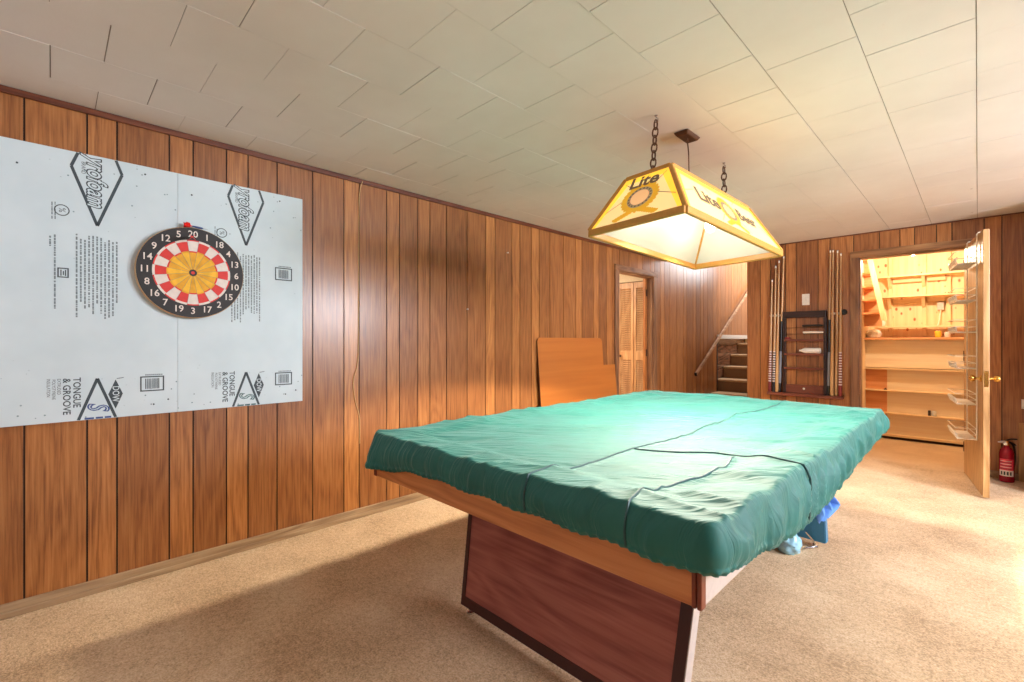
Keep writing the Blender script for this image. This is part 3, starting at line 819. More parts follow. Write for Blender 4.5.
# lower shelving
t = empty('shelf_unit', (-.4, 7.4, 0))
m = MB(); m.box(-.999, .49, 7.17, SB-.001, 1.215, 1.24); m.build('ledge', M['rust'], t, bevel=.003)
m = MB(); m.box(-.999, .49, 7.27, 7.29, .875, 1.215); m.build('front_panel', M['cream'], t)
for z in (.85, .585, .31):
    m = MB(); m.box(-.999, .49, 7.225, 7.33, z, z+.016); m.build('shelf', M['pine'], t, bevel=.002)
m = MB(); m.box(-.999, .49, 7.25, 7.33, .035, .06); m.build('bottom_shelf', M['pine'], t, bevel=.002)
m = MB(); m.box(-.999, .49, 7.30, 7.31, .0, .035); m.build('toe_kick', M['groove'], t)
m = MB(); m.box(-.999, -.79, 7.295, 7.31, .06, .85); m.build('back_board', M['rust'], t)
m = MB(); m.box(-.789, .49, 7.295, 7.31, .06, .85); m.build('back_board', M['cream'], t)
tag(t, 'built in cream shelf unit under the deep ledge in the store room', 'shelf unit')
# odds and ends
def blob(name, c, r, mat, label, cat, seed=1, squash=(1, 1, 1), amp=.25, group=None):
    rnd = random.Random(seed); bm = bmesh.new(); bmesh.ops.create_icosphere(bm, subdivisions=4, radius=1)
    ph = [(Vector((rnd.gauss(0, 1), rnd.gauss(0, 1), rnd.gauss(0, 1)))*3.0, rnd.uniform(0, 6)) for _ in range(7)]
    m = MB(); vs = []
    for v in bm.verts:
        k = 1+amp*sum(abs(math.sin(v.co.dot(p)+q)) for p, q in ph)/7-amp*.5
        w = v.co*k; z = max(w.z, -.72)
        vs.append((c[0]+w.x*r*squash[0], c[1]+w.y*r*squash[1], c[2]+(z+.72)*r*squash[2]))
    bm.verts.index_update(); m.v = vs
    for f in bm.faces: m.face([v.index for v in f.verts])
    bm.free(); return tag(m.build(name, mat, smooth=True), label, cat, group)
blob('plastic_bag', (-.925, 7.33, 1.24), .075, M['clear'], 'crumpled cloudy plastic bag on the left of the store room ledge', 'bag', 3, (1, .9, .8), .4)
t = empty('round_jar', (-.86, 7.45, 1.38))
m = MB(); m.lathe((-.86, 7.45, 1.3805), [(.02, 0), (.036, .01), (.042, .035), (.036, .06), (.022, .072)], 20); m.build('bowl', M['clear'], t, smooth=True)
m = MB(); m.lathe((-.86, 7.45, 1.452), [(.024, 0), (.024, .012), (.02, .014)], 20); m.build('lid', M['white_pl'], t, smooth=True)
tag(t, 'small round white jar on the left end of the lowest pine shelf', 'jar')
t = empty('small_jar', (-.37, 7.30, .332))
m = MB(); m.lathe((-.36, 7.262, .3265), [(.02, 0), (.022, .006), (.022, .05), (.018, .056)], 18); m.build('body', M['clear'], t, smooth=True)
m = MB(); m.box(-.412, -.388, 7.245, 7.285, .3265, .388); m.build('label_block', M['jar_dark'], t, bevel=.003)
tag(t, 'small jar with dark side on the lowest shelf board of the store room unit', 'jar')
m = MB(); m.box(-.815, -.785, 7.24, 7.27, .6015, .615); m.lathe((-.80, 7.255, .615), [(.008, 0), (.006, .01)], 10)
tag(m.build('door_catch', M['jar_dark'], bevel=.002), 'tiny dark metal catch on a store room shelf, left end of the unit', 'catch')
t = empty('outlet_box', (-.31, SB, 1.62))
m = MB(); m.box(-.345, -.285, SB-.05, SB-.0005, 1.57, 1.665); m.build('box', M['wrap_white'], t, bevel=.003)
m = MB(); m.tube(spline([(-.315, SB-.03, 1.57), (-.32, SB-.05, 1.5), (-.33, SB-.06, 1.42), (-.34, SB-.07, 1.385)]), .006, 8); m.build('cable', M['ferrule'], t, smooth=True)
tag(t, 'small grey outlet box with a cable on the knotty store room wall', 'outlet box')
for i, (x, h, mt, lb) in enumerate(((-.33, .075, 'dart_gold', 'small yellow tin on the ledge below the outlet box'), (-.25, .06, 'wrap_white', 'small pale tin on the ledge right of the yellow tin'))):
    t = empty('tin', (x, 7.36, 1.2405))
    m = MB(); m.lathe((x, 7.36, 1.2405), [(.026, 0), (.028, .003), (.028, h-.003), (.026, h)], 20); m.build('body', M[mt], t, smooth=True)
    m = MB(); m.lathe((x, 7.36, 1.2405+h), [(.024, 0), (.024, .008)], 20); m.build('lid', M['chrome'], t, smooth=True)
    tag(t, lb, 'tin', 'tins on the store room ledge')
# bare bulb
BL = Vector((-.50, 6.68, 2.12))
t = empty('ceiling_bulb', (BL.x, BL.y, H+.02))
m = MB(); m.lathe((BL.x, BL.y, H+.02), [(.05, 0), (.05, -.02), (.025, -.04), (.022, -.085)], 20); m.build('socket', M['white_pl'], t, smooth=True)
m = MB(); m.lathe((BL.x, BL.y, H-.065), [(.013, 0), (.016, -.02), (.030, -.05), (.030, -.075), (.018, -.098), (.002, -.104)], 20); m.build('bulb', M['bulb'], t, smooth=True)
tag(t, 'bare light bulb in a white socket on the store room ceiling', 'light bulb')

# ------------------------------------------------------------------ store room door with wire rack
hp, fp = Vector((-.088, 5.852)), Vector((.027, 5.009)); dv = (fp-hp); dl = dv.length; dang = math.atan2(dv.y, dv.x)
d1 = struct(empty('door_1', (hp.x, hp.y, 0), dang))      # local x runs along the leaf; local -y is the store side
TH = .036
m = MB(); m.box(0.004, dl, -0, TH, .012, 2.045); m.build('leaf', M['birch'], d1, bevel=.003, world=False)
for sgn, y, mt in ((-1, 0, 'brass'), (1, TH, 'brass')):
    m = MB(); m.lathe((dl-.07, y, .91), [(.028, 0), (.028, .004), (.012, .008), (.010, .03), (.022, .038), (.027, .05), (.024, .062), (.008, .068)], 20, (0, sgn, 0)); m.build('knob', M[mt], d1, smooth=True, world=False)
m = MB(); m.box(dl, dl+.0015, .006, .03, .85, .97); m.build('latch_plate', M['brass'], d1, world=False)
for z in (.2, 1.02, 1.84):
    m = MB(); m.tube([(0, .0, z), (0, .0, z+.09)], .006, 8); m.build('hinge', M['bronze'], d1, smooth=True, world=False)
t = empty('door_rack', (hp.x, hp.y, 0), dang)
ra, rb = .25, .69; r_ = .0045; off = -.012
m = MB()
for x in (ra, rb):
    m.tube([(x, TH+.006, 2.0), (x, TH+.006, 2.052), (x, -.004, 2.052), (x, off, 2.04), (x, off, .417)], r_, 8)
m.build('upright', M['white_wire'], t, smooth=True, world=False)
bz = [1.815, 1.52, 1.268, .977, .693, .417]
for i, z in enumerate(bz):
    m = MB(); dep = -.135; hgt = .10 if i < 4 else .085
    def rect(zz, y0, y1):
        m.tube([(ra, y0, zz), (rb, y0, zz), (rb, y1, zz), (ra, y1, zz)], .0032, 6, True)
    rect(z+hgt, off, dep); rect(z+hgt*.45, off, dep); rect(z, off, dep+.012)
    n = 12
    for k in range(n+1):
        x = ra+(rb-ra)*k/n; m.tube([(x, off, z), (x, dep+.012, z), (x, dep, z+hgt*.4)], .0018, 5)
    m.build('basket_wire', M['white_wire'], t, smooth=True, world=False)
    m = MB(); m.box(ra+.006, rb-.006, dep+.014, off-.004, z+.003, z+.006)
    m.hexa([(ra+.006, dep+.010, z+.003), (rb-.006, dep+.010, z+.003), (rb-.006, dep+.013, z+.003), (ra+.006, dep+.013, z+.003), (ra+.006, dep+.001, z+.05), (rb-.006, dep+.001, z+.05), (rb-.006, dep+.004, z+.05), (ra+.006, dep+.004, z+.05)])
    m.build('basket_liner', M['clear'] if i < 4 else M['white_wire'], t, world=False)
tag(t, 'white wire rack of six baskets hooked over the open store room door', 'door rack')

# ------------------------------------------------------------------ fire extinguisher
ex = (.172, 5.765)
t = empty('fire_extinguisher', (ex[0], ex[1], 0))
m = MB(); m.lathe((ex[0], ex[1], .002), [(.040, 0), (.046, .006), (.046, .24), (.042, .265), (.030, .285), (.018, .294), (.016, .31)], 28); m.build('cylinder', M['red_paint'], t, smooth=True)
lab = MB()
def wrap(mb, z0, z1, a0, a1, r, mi, n=14):
    for i in range(n):
        p, q = a0+(a1-a0)*i/n, a0+(a1-a0)*(i+1)/n
        mb.quad((ex[0]+r*math.cos(p), ex[1]+r*math.sin(p), z0), (ex[0]+r*math.cos(q), ex[1]+r*math.sin(q), z0), (ex[0]+r*math.cos(q), ex[1]+r*math.sin(q), z1), (ex[0]+r*math.cos(p), ex[1]+r*math.sin(p), z1), mi)
va = math.atan2(-ex[1], -ex[0])
wrap(lab, .105, .20, va-1.1, va+1.0, .0468, 0); wrap(lab, .055, .105, va-1.1, va+1.0, .0468, 1)
for i in range(6): wrap(lab, .115+i*.013, .120+i*.013, va-.9, va+.6+.05*(i % 3), .0472, 1 if i % 2 else 2, 8)
for i in range(4): wrap(lab, .064, .094, va-.8+i*.4, va-.55+i*.4, .0472, 2, 4)
lab.build('label', [M['pink_label'], M['paper'], M['ink']], t)
m = MB(); m.lathe((ex[0], ex[1], .31), [(.014, 0), (.017, .01), (.012, .04)], 16); m.build('valve', M['brass'], t, smooth=True)
rv = Vector((.705, .709, 0))
c = Vector((ex[0], ex[1], .34))
m = MB(); m.tube(spline([c-rv*.01+Vector((0, 0, .01)), c+rv*.04+Vector((0, 0, .022)), c+rv*.085+Vector((0, 0, .02))]), .007, 8)
m.tube(spline([c-rv*.0, c+rv*.04+Vector((0, 0, -.008)), c+rv*.078+Vector((0, 0, -.03))]), .0065, 8); m.build('handle', M['black'], t, smooth=True)
m = MB(); m.lathe(c-rv*.012, [(.009, 0), (.009, .03), (.006, .045), (.005, .06)], 12, tuple(-rv)); m.build('nozzle', M['wrap_white'], t, smooth=True)
m = MB(); m.tube(spline([c+rv*.02, c+rv*.06+Vector((0, 0, -.04)), c+rv*.068+Vector((0, 0, -.14)), c+rv*.058+Vector((0, 0, -.24))]), .008, 8); m.build('hose', M['black'], t, smooth=True)
m = MB(); m.lathe(c-rv*.012+Vector((0, 0, -.015)), [(.012, 0), (.012, .01)], 14, (0, -1, 0)); m.build('gauge', M['chrome'], t, smooth=True)
tag(t, 'small red fire extinguisher standing on the carpet behind the open door', 'fire extinguisher')

# ------------------------------------------------------------------ hanging billiard lamp
LX, LYc = 0, 0; lz0, lz1 = -.03, .262
bw, bl_, tw, tl = .266, .545, .125, .425     # half sizes bottom and top
lamp = empty('billiard_lamp', (-1.112, 2.495, 1.742), rot=(-.055, -.026, -.07))     # hangs a little askew
LM = Matrix.Translation(lamp.location) @ lamp.rotation_euler.to_matrix().to_4x4(); LMI = LM.inverted()
def loc(p): return LMI @ Vector(p)
WLOC[lamp.name] = (0, 0, 0)
bc = [Vector((LX+sx*bw, LYc+sy*bl_, lz0+.03)) for sx, sy in ((-1, -1), (1, -1), (1, 1), (-1, 1))]
tc_ = [Vector((LX+sx*tw, LYc+sy*tl, lz1)) for sx, sy in ((-1, -1), (1, -1), (1, 1), (-1, 1))]
m = MB()
for i in range(4):
    j = (i+1) % 4
    m.bar(bc[i]-Vector((0, 0, .012)), bc[j]-Vector((0, 0, .012)), .022, .036); m.bar(tc_[i], tc_[j], .022, .026); m.bar(bc[i], tc_[i], .024, .022, up=(0, 1, 0))
m.build('frame', M['frame_amber'], lamp, bevel=.006)
m = MB(); m.box(LX-tw, LX+tw, LYc-tl, LYc+tl, lz1-.006, lz1+.004); m.build('top_plate', M['frame_amber'], lamp, bevel=.002)
def side_panel(i, long_):
    j = (i+1) % 4
    A, B, C, D = bc[i], bc[j], tc_[j], tc_[i]
    n = (B-A).cross(D-A).normalized()
    cen = (A+B+C+D)/4
    if n.dot(cen-Vector((LX, LYc, cen.z))) < 0: n = -n
    ctr = Vector((LX, LYc, lz0+.15))
    th = .004
    m = MB()
    m.poly([p+n*th for p in (A, B, C, D)], 0); m.poly([p-n*th for p in (D, C, B, A)], 1)
    P, Q = [p+n*th for p in (A, B, C, D)], [p-n*th for p in (A, B, C, D)]
    for k in range(4): m.quad(P[k], P[(k+1) % 4], Q[(k+1) % 4], Q[k], 0)
    pn = m.build('shade_panel', [M['g_amber'], M['g_inner']], lamp)
    # printed picture, seen from outside
    u = (B-A).normalized(); mid_b, mid_t = (A+B)/2, (C+D)/2; v = (mid_t-mid_b); hgt = v.length; v.normalize()
    o = (mid_b+mid_t)/2+n*(th+.0008)
    # reading direction for someone outside: u must satisfy u x v = n
    if u.cross(v).dot(n) < 0: u = -u
    F = lambda d: (lambda x, y: tuple(o+u*x+v*y+n*d))
    g = MB(); f0, f1, f2, f3 = F(.0003), F(.0009), F(.0015), F(.0021)
    def disc(cx, cy, rx, ry, f, mi, k=28):
        g.poly([f(cx+rx*math.cos(2*PI*q/k), cy+ry*math.sin(2*PI*q/k)) for q in range(k)], mi)
    hw = (bw if not long_ else bl_)
    def line(x0, y0, x1, y1, w=.0035):
        d = math.hypot(x1-x0, y1-y0); a, b = -(y1-y0)/d*w/2, (x1-x0)/d*w/2
        g.poly([f0(x0+a, y0+b), f0(x1+a, y1+b), f0(x1-a, y1-b), f0(x0-a, y0-b)], 3)
    cy = -.012
    # yellow border inside the frame, broad along the top
    tws = (tw if not long_ else tl); hh = hgt/2
    for f0_, f1_, x0, x1, x2, x3 in ((hh-.045, hh, tws+(hw-tws)*.045/hgt, tws, 0, 0),):
        g.poly([f0(-x0, f0_), f0(x0, f0_), f0(x1, f1_), f0(-x1, f1_)], 4)
    for sx in (-1, 1):
        g.poly([f0(sx*hw, -hh), f0(sx*(hw-.035), -hh), f0(sx*(tws-.03), hh-.045), f0(sx*(tws+(hw-tws)*.045/hgt), hh-.045)], 4)
    for x0, y0, x1, y1 in (((-.10, -.01, -.19, -.06), (.10, -.01, .20, -.05), (-.07, .07, -.115, .105), (.07, .06, .115, .115)) if not long_ else
                           ((-.10, -.06, -.17, -.12), (.10, -.06, .17, -.12), (-.34, .02, -.45, -.02), (.36, .0, .47, -.06), (-.12, .06, -.2, .125), (.12, .07, .2, .125))):
        line(x0, y0, x1, y1)
    # wheat wreath: a ring of leaves widening downwards
    for k in range(26):
        a = 2*PI*k/26; rr = .075; ex_, ey_ = rr*math.cos(a)*1.15, cy+rr*math.sin(a)
        la = a+.7
        pts = []
        for q in range(8):
            b = 2*PI*q/8; px, py = .024*math.cos(b), .011*math.sin(b)
            pts.append(f0(ex_+px*math.cos(la)-py*math.sin(la), ey_+px*math.sin(la)+py*math.cos(la)))
        g.poly(pts, 1)
    for sx in (-1, 1):
        for k in range(6):
            x = sx*(.04+.014*k); y = -.095-.006*k
            g.poly([f0(x+.02*math.cos(2*PI*q/8), y+.010*math.sin(2*PI*q/8)+sx*.3*.02*math.cos(2*PI*q/8)) for q in range(8)], 1)
    disc(0, cy, .070, .062, f1, 2); 
    for k in range(18):
        a = 2*PI*k/18; disc(.061*math.cos(a), cy+.054*math.sin(a), .0055, .0055, f2, 3, 8)
    disc(0, cy, .050, .044, f2, 0)
    if not long_:
        add_text(g, 'Lite', .085, F(.002), 3, 1.05, .12, .02) if False else None
        add_text(g, 'Lite', .095, (lambda x, y: f3(x, y+.088)), 3, 1.15, .1, .03)
    else:
        add_text(g, 'Lite', .125, (lambda x, y: f3(x-.215, y+.0)), 3, 1.2, .1, .03)
        add_text(g, 'Beer', .115, (lambda x, y: f3(x+.225, y-.0)), 3, 1.05, .1, .03)
    g.build('picture', [M['g_peach'], M['g_gold'], M['g_grey'], M['g_ink'], M['g_edge']], pn)
for i in range(4): side_panel(i, i % 2 == 1)
# chains, cord, canopy
for y, ly in ((2.09, -.385), (2.945, .40)):
    top = Vector((-1.107, y, H-.028)); bot = LM @ Vector((0, ly, lz1+.006)); n = 7; dd = (bot-top)/n; dn = dd.normalized()
    m = MB(); e1 = dn.cross(Vector((0, 1, 0))).normalized(); e2 = dn.cross(e1).normalized()
    for k in range(n):
        c = top+dd*(k+.5); ax = e1 if k % 2 else e2
        m.torus(c, .0145, dd.length*.5+.005, .0042, ax, dn)
    m.xf(lambda x, y, z: loc((x, y, z))); m.build('chain', M['bronze'], lamp, smooth=True)
    m = MB(); x0 = -1.107; m.tube(spline([(x0, y, H), (x0, y, H-.012), (x0+.01, y, H-.02), (x0+.008, y, H-.034), (x0-.006, y, H-.034)]), .0028, 6)
    m.lathe((x0, y, H), [(.008, 0), (.008, -.004)], 12); m.xf(lambda x, y, z: loc((x, y, z))); m.build('hook', M['chrome'], lamp, smooth=True)
x0 = -1.097
m = MB(); m.hexa([(x0-.03, 2.345, H-.02), (x0+.03, 2.345, H-.02), (x0+.03, 2.475, H-.02), (x0-.03, 2.475, H-.02), (x0-.042, 2.33, H-.0005), (x0+.042, 2.33, H-.0005), (x0+.042, 2.49, H-.0005), (x0-.042, 2.49, H-.0005)])
m.xf(lambda x, y, z: loc((x, y, z))); m.build('canopy', M['bronze'], lamp, bevel=.006)
e = LM @ Vector((.02, -.06, lz1))
m = MB(); m.tube(spline([(x0, 2.41, H-.018), (x0+.004, 2.42, H-.10), (e.x-.006, e.y+.01, e.z+.08), tuple(e)]), .0035, 8); m.xf(lambda x, y, z: loc((x, y, z))); m.build('cord', M['bronze'], lamp, smooth=True)
LB = [(LX, LYc-.22, lz1-.125), (LX, LYc+.22, lz1-.125)]
for p in LB:
    m = MB(); m.lathe((p[0], p[1], lz1-.005), [(.02, 0), (.02, -.04), (.016, -.055)], 16); m.build('socket', M['white_pl'], lamp, smooth=True)
    m = MB(); m.lathe((p[0], p[1], lz1-.06), [(.013, 0), (.018, -.02), (.03, -.05), (.03, -.072), (.018, -.095), (.002, -.10)], 20); m.build('bulb', M['bulb'], lamp, smooth=True)
tag(lamp, 'amber glass style billiard lamp hanging on two chains over the table', 'hanging lamp')

# ------------------------------------------------------------------ pool table
TX0, TX1, TY0, TY1 = -1.902, -.432, 1.022, 3.475
t = empty('pool_table', ((TX0+TX1)/2, (TY0+TY1)/2, 0))
for y, w in ((TY0, .028), (TY1-.028, .028)):
    m = MB(); m.box(TX0+.02, TX1-.02, y, y+w, .60, .73); m.build('end_apron', M['apron'], t, bevel=.003)
for x in (TX0, TX1-.026):
    m = MB(); m.box(x, x+.026, TY0+.02, TY1-.02, .602, .73); m.build('side_apron', M['pale_side'], t, bevel=.003)  # paleness stands in for glare on the wooden side aprons
for x, y in ((TX0, TY0), (TX1-.022, TY0), (TX0, TY1-.022), (TX1-.022, TY1-.022)):
    m = MB(); m.box(x-.001, x+.010, y-.002, y+.023, .598, .735); m.box(x+.012, x+.023, y-.003, y+.023, .598, .735); m.build('corner_post', M['corner'], t, bevel=.003)
m = MB(); m.box(TX0+.025, TX1-.025, TY0+.027, TY1-.027, .64, .72); m.build('bed_frame', M['ped_trim'], t)
m = MB(); m.box(TX0+.03, TX1-.03, TY0+.03, TY1-.03, .722, .74); m.build('slate_bed', M['apron'], t)
for a, b, c_, d in ((TX0, TX0+.12, TY0, TY1), (TX1-.12, TX1, TY0, TY1), (TX0+.12, TX1-.12, TY0, TY0+.12), (TX0+.12, TX1-.12, TY1-.12, TY1)):
    m = MB(); m.box(a, b, c_, d, .7405, .757); m.build('cushion_rail', M['apron'], t, bevel=.004)
def pedestal(yb, sg, inner):
    """splayed slab: bottom nearer the table end than the top"""
    zb, zt = .035, .64
    Y = lambda z: yb+sg*.28*(z-zb)
    X = lambda z: (-1.613-.19*(z-zb), -.618+.02*(z-zb))
    th = .045*sg
    m = MB(); a, b = X(zb), X(zt)
    m.hexa([(a[0], Y(zb), zb), (a[1], Y(zb), zb), (a[1], Y(zb)+th, zb), (a[0], Y(zb)+th, zb), (b[0], Y(zt), zt), (b[1], Y(zt), zt), (b[1], Y(zt)+th, zt), (b[0], Y(zt)+th, zt)])
    pd = m.build('pedestal', M['ped'], t, bevel=.002)
    def strip(z0, z1, f0, f1, mat, off, nm):      # strips on the outer face, f = fraction of the width
        m = MB(); P = []
        for o in (0, off):
            for z, f in ((z0, f0), (z0, f1), (z1, f1), (z1, f0)):
                x0, x1 = X(z); P.append((x0+(x1-x0)*f, Y(z)-sg*o, z))
        m.hexa(P[:4]+P[4:]); m.build(nm, mat, pd)
    strip(zb, zb+.035, 0, 1, M['ped_trim'], .004, 'edge_trim')
    strip(zb+.035, zt-.01, 0, .022, M['ped_trim'], .004, 'edge_trim'); strip(zb+.035, zt-.01, .965, 1, M['ped_trim'], .004, 'edge_trim')
    m = MB(); P = []
    for z in (zb+.001, zt-.01):
        x1 = X(z)[1]; P += [(x1+.0005, Y(z)-sg*.003, z), (x1+.004, Y(z)-sg*.003, z), (x1+.004, Y(z)+th*1.02, z), (x1+.0005, Y(z)+th*1.02, z)]
    m.hexa(P); m.build('side_strip', M['blue_cast' if inner else 'pale_side'], pd)
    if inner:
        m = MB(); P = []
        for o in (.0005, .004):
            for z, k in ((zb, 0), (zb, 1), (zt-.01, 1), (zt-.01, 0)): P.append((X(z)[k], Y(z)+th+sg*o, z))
        m.hexa(P); m.build('blue_cast_face', M['blue_cast'], pd)  # sheet coloured like the cool daylight on this brown face
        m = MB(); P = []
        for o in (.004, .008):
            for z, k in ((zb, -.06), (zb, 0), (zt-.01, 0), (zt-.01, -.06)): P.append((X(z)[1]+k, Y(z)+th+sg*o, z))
        m.hexa(P); m.build('blue_cast_strip', M['blue_cast'], pd)
    for x in (a[0]+.035, a[1]-.06):
        m = MB(); m.lathe((x, Y(zb)+th/2, 0), [(.018, .001), (.018, .008), (.006, .012), (.006, .04)], 14); m.build('levelling_foot', M['chrome'], t, smooth=True)
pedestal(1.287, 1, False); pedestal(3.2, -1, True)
tag(t, 'large pool table with brown splayed pedestals under the teal cover', 'pool table')

# ------------------------------------------------------------------ teal table cover
class VN:
    def __init__(s, seed): s.g = np.random.RandomState(seed).rand(256, 256)
    def __call__(s, x, y):
        x, y = np.asarray(x, float), np.asarray(y, float)
        xi, yi = np.floor(x).astype(int), np.floor(y).astype(int); fx_, fy = x-xi, y-yi
        fx_ = fx_**3*(fx_*(fx_*6-15)+10); fy = fy**3*(fy*(fy*6-15)+10)
        g = lambda a, b: s.g[a % 256, b % 256]
        return (g(xi, yi)*(1-fx_)+g(xi+1, yi)*fx_)*(1-fy)+(g(xi, yi+1)*(1-fx_)+g(xi+1, yi+1)*fx_)*fy
N1, N2, N3, N4, N5 = (VN(k) for k in (11, 22, 33, 44, 55))
def ridged(n, x, y, p=2.0): return (1-np.abs(2*n(x, y)-1))**p
CX0, CX1, CY0, CY1 = -1.895, -.392, 1.006, 3.492
ccx, ccy = (CX0+CX1)/2, (CY0+CY1)/2
ZT = .797
def sstep(a, b, x): 
    q = np.clip((x-a)/(b-a), 0, 1); return q*q*(3-2*q)
SEAM_A, SEAM_B, SEAM_C = -.92, -.605, 1.70
def wob_a(y): return SEAM_A+.02*np.sin(y*4.1)+.010*np.sin(y*11)
def wob_b(y): return SEAM_B+.02*np.sin(y*9+.5)
def wob_c(x): return SEAM_C-.055*np.sin((x-SEAM_A)/(CX1-SEAM_A)*PI*.9)*-.6-.13*(1-sstep(SEAM_A, SEAM_A+.3, x))
def top_z(x, y):
    x, y = np.asarray(x, float), np.asarray(y, float)
    e = np.minimum(np.minimum(x-CX0, CX1-x), np.minimum(y-CY0, CY1-y))
    z = ZT-.014*sstep(.10, .19, e)
    wx = x+.10*(N1(x*2.5, y*2.5)-.5); wy = y+.10*(N2(x*2.5, y*2.5)-.5)
    a = .80*wx+.60*wy; b = -.60*wx+.80*wy                       # long folds slanting across the table
    z += .010*(ridged(N3, a*1.1+3, b*7.0, 2.0)-.35)*(.45+.9*N5(x*1.5, y*1.5))
    z += .0075*(ridged(N4, a*1.5+9, b*12, 2.0)-.35)*(.35+.65*sstep(.3, .6, N1(x*2+7, y*2)))
    z += .0030*(ridged(N1, a*3+1, b*25, 1.5)-.4)*(.2+.8*sstep(.35, .6, N5(x*3, y*3+5)))
    z += .007*(N2(x*3.1, y*3.1)-.5)
    er = CX1-x                                                 # gathers running in from the right edge
    k = np.exp(-(er/.30)**2)
    z += k*.013*(ridged(N5, y*11+.9*x, x*2.0, 2.2)-.35)
    en = y-CY0
    z += np.exp(-(en/.10)**2)*.006*(ridged(N3, x*17+2, en*5, 1.5)-.45)
    z += np.exp(-(en/.35)**2)*.006*(ridged(N4, x*6+.9*y, y*3, 1.6)-.45)
    z += np.exp(-((x-wob_a(y))/.014)**2)*.004
    z += np.exp(-((x-wob_b(y))/.014)**2)*.004*sstep(SEAM_C+.05, SEAM_C-.05, y)
    z += np.exp(-((y-wob_c(x))/.016)**2)*.005*sstep(SEAM_A-.03, SEAM_A+.05, x)
    return z
# perimeter: starts at the far left corner, runs along the left, near, right and far sides
RC = .035
def perimeter(step=.0085):
    cs = [(CX0, CY1), (CX0, CY0), (CX1, CY0), (CX1, CY1)]; pts = []; nr = []; ss = []; s = 0
    dirs = [(0, -1), (1, 0), (0, 1), (-1, 0)]; nrm = [(-1, 0), (0, -1), (1, 0), (0, 1)]
    for k in range(4):
        a, b = np.array(cs[k], float), np.array(cs[(k+1) % 4], float); d = np.array(dirs[k], float)
        L = np.linalg.norm(b-a)-2*RC; n = int(L/step)
        for i in range(n): pts.append(a+d*(RC+L*i/n)); nr.append(nrm[k]); ss.append(s+RC+L*i/n)
        c = b-d*RC-np.array(nrm[k])*RC
        for i in range(8):
            q = i/8*PI/2; v = np.array(nrm[k])*math.cos(q)+d*math.sin(q)
            pts.append(c+v*RC); nr.append(tuple(v)); ss.append(s+RC+L+2*RC*i/8)
        s += L+2*RC
    return np.array(pts), np.array(nr, float), np.array(ss)
PP, PN, PS = perimeter(.007); NP = len(PP)
LL, LN = CY1-CY0, CX1-CX0          # s ranges: left 0..LL, near ..LL+LN, right ..2LL+LN
def hem_z(s):
    near = (s > LL) & (s < LL+LN); right = (s >= LL+LN) & (s < 2*LL+LN)
    z = np.full_like(s, .645)
    q = np.clip((s-LL)/LN, 0, 1); z = np.where(near, .634+.05*np.clip(q/.25, 0, 1)+.006*np.sin(q*40), z)
    r = np.clip((s-LL-LN)/LL, 0, 1)
    zr = np.interp(r, [0, .03, .09, .17, .25, .33, .45, .67, .97, 1], [.69, .682, .665, .635, .612, .605, .612, .64, .66, .662])
    return np.where(right, zr, z)
HZ = hem_z(PS)
kern = np.ones(13)/13; HZ = np.convolve(np.r_[HZ[-6:], HZ, HZ[:6]], kern, 'valid')
def side_disp(s, l, drop):
    """outward displacement l below the top edge"""
    q = np.clip(l/drop, 0, 1)
    right = sstep(LL+LN-.05, LL+LN+.1, s)
    sl = s+(.25*l)*(1-right)+.45*l*right*np.sin(s*3)
    d = (.022*right+.007*(1-right))*(ridged(N4, sl*10.5, l*2.5, 2.2)-.3)*sstep(0, .35, q)
    d += (.003+.002*right)*(ridged(N3, sl*29, l*5+4, 1.6)-.35)*sstep(0, .3, q)
    d *= 1-.65*sstep(.70, .95, q)
    d += .010*np.sin(q*PI)*(.4+N1(s*4, l*0))
    d += .0045*np.sin(s*210+6*N2(s*15, l*0))*sstep(.80, .95, q)      # gathered elastic hem
    d += .004*sstep(.80, .88, q)*(1-sstep(.9, .98, q))
    cn = np.exp(-((s-LL)/.10)**2)*.036*q**1.4                       # the near left corner flares out
    return d+cn
mb = MB(); rows = []
K = 130; RIN = .018
inner = PP-PN*RIN
for k in range(K):
    q = 1-(k/(K-1))
    f = (k+1)/K
    P = np.array([ccx, ccy])+(inner-np.array([ccx, ccy]))*f
    z = top_z(P[:, 0], P[:, 1]); rows.append(np.c_[P, z])
ztop_edge = top_z(inner[:, 0], inner[:, 1])
for j in range(1, 6):
    a = j/6*PI/2; P = inner+PN*RIN*math.sin(a)
    rows.append(np.c_[P, ztop_edge-RIN*(1-math.cos(a))])
drop = ztop_edge-RIN-HZ; NSD = 24
for j in range(NSD+1):
    l = drop*j/NSD; d = side_disp(PS, l, drop)
    P = PP+PN*(d+.002)[:, None]; rows.append(np.c_[P, ztop_edge-RIN-l])
for j in range(1, 4):
    a = j/3; d = side_disp(PS, drop, drop)-.012*a; P = PP+PN*(d+.002)[:, None]
    rows.append(np.c_[P, HZ-.004*math.sin(a*PI)+.006*a])
allv = np.concatenate(rows)
mb.v = [tuple(p) for p in allv]
for k in range(len(rows)-1):
    a, b = k*NP, (k+1)*NP
    for j in range(NP):
        j2 = (j+1) % NP; mb.face((a+j, a+j2, b+j2, b+j))
mb.face(range(NP))
cov = empty('table_cover', (ccx, ccy, .62))
mb.build('cloth', M['cover'], cov, smooth=False)
cl = bpy.data.objects['cloth'].data; cl.polygons.foreach_set('use_smooth', [True]*len(cl.polygons))
def seam(pts, w=.0035):
    m = MB(); m.tube(pts, w, 6); m.build('seam', M['cover_seam'], cov, smooth=True)
def near_pt(x, l):
    s = np.array([LL+(x-CX0)]); i = np.argmin(np.abs(PS-s)); dr = drop[i]
    return (x, CY0-side_disp(s, np.array([l*dr]), dr)[0]-.003, ztop_edge[i]-RIN-l*dr)
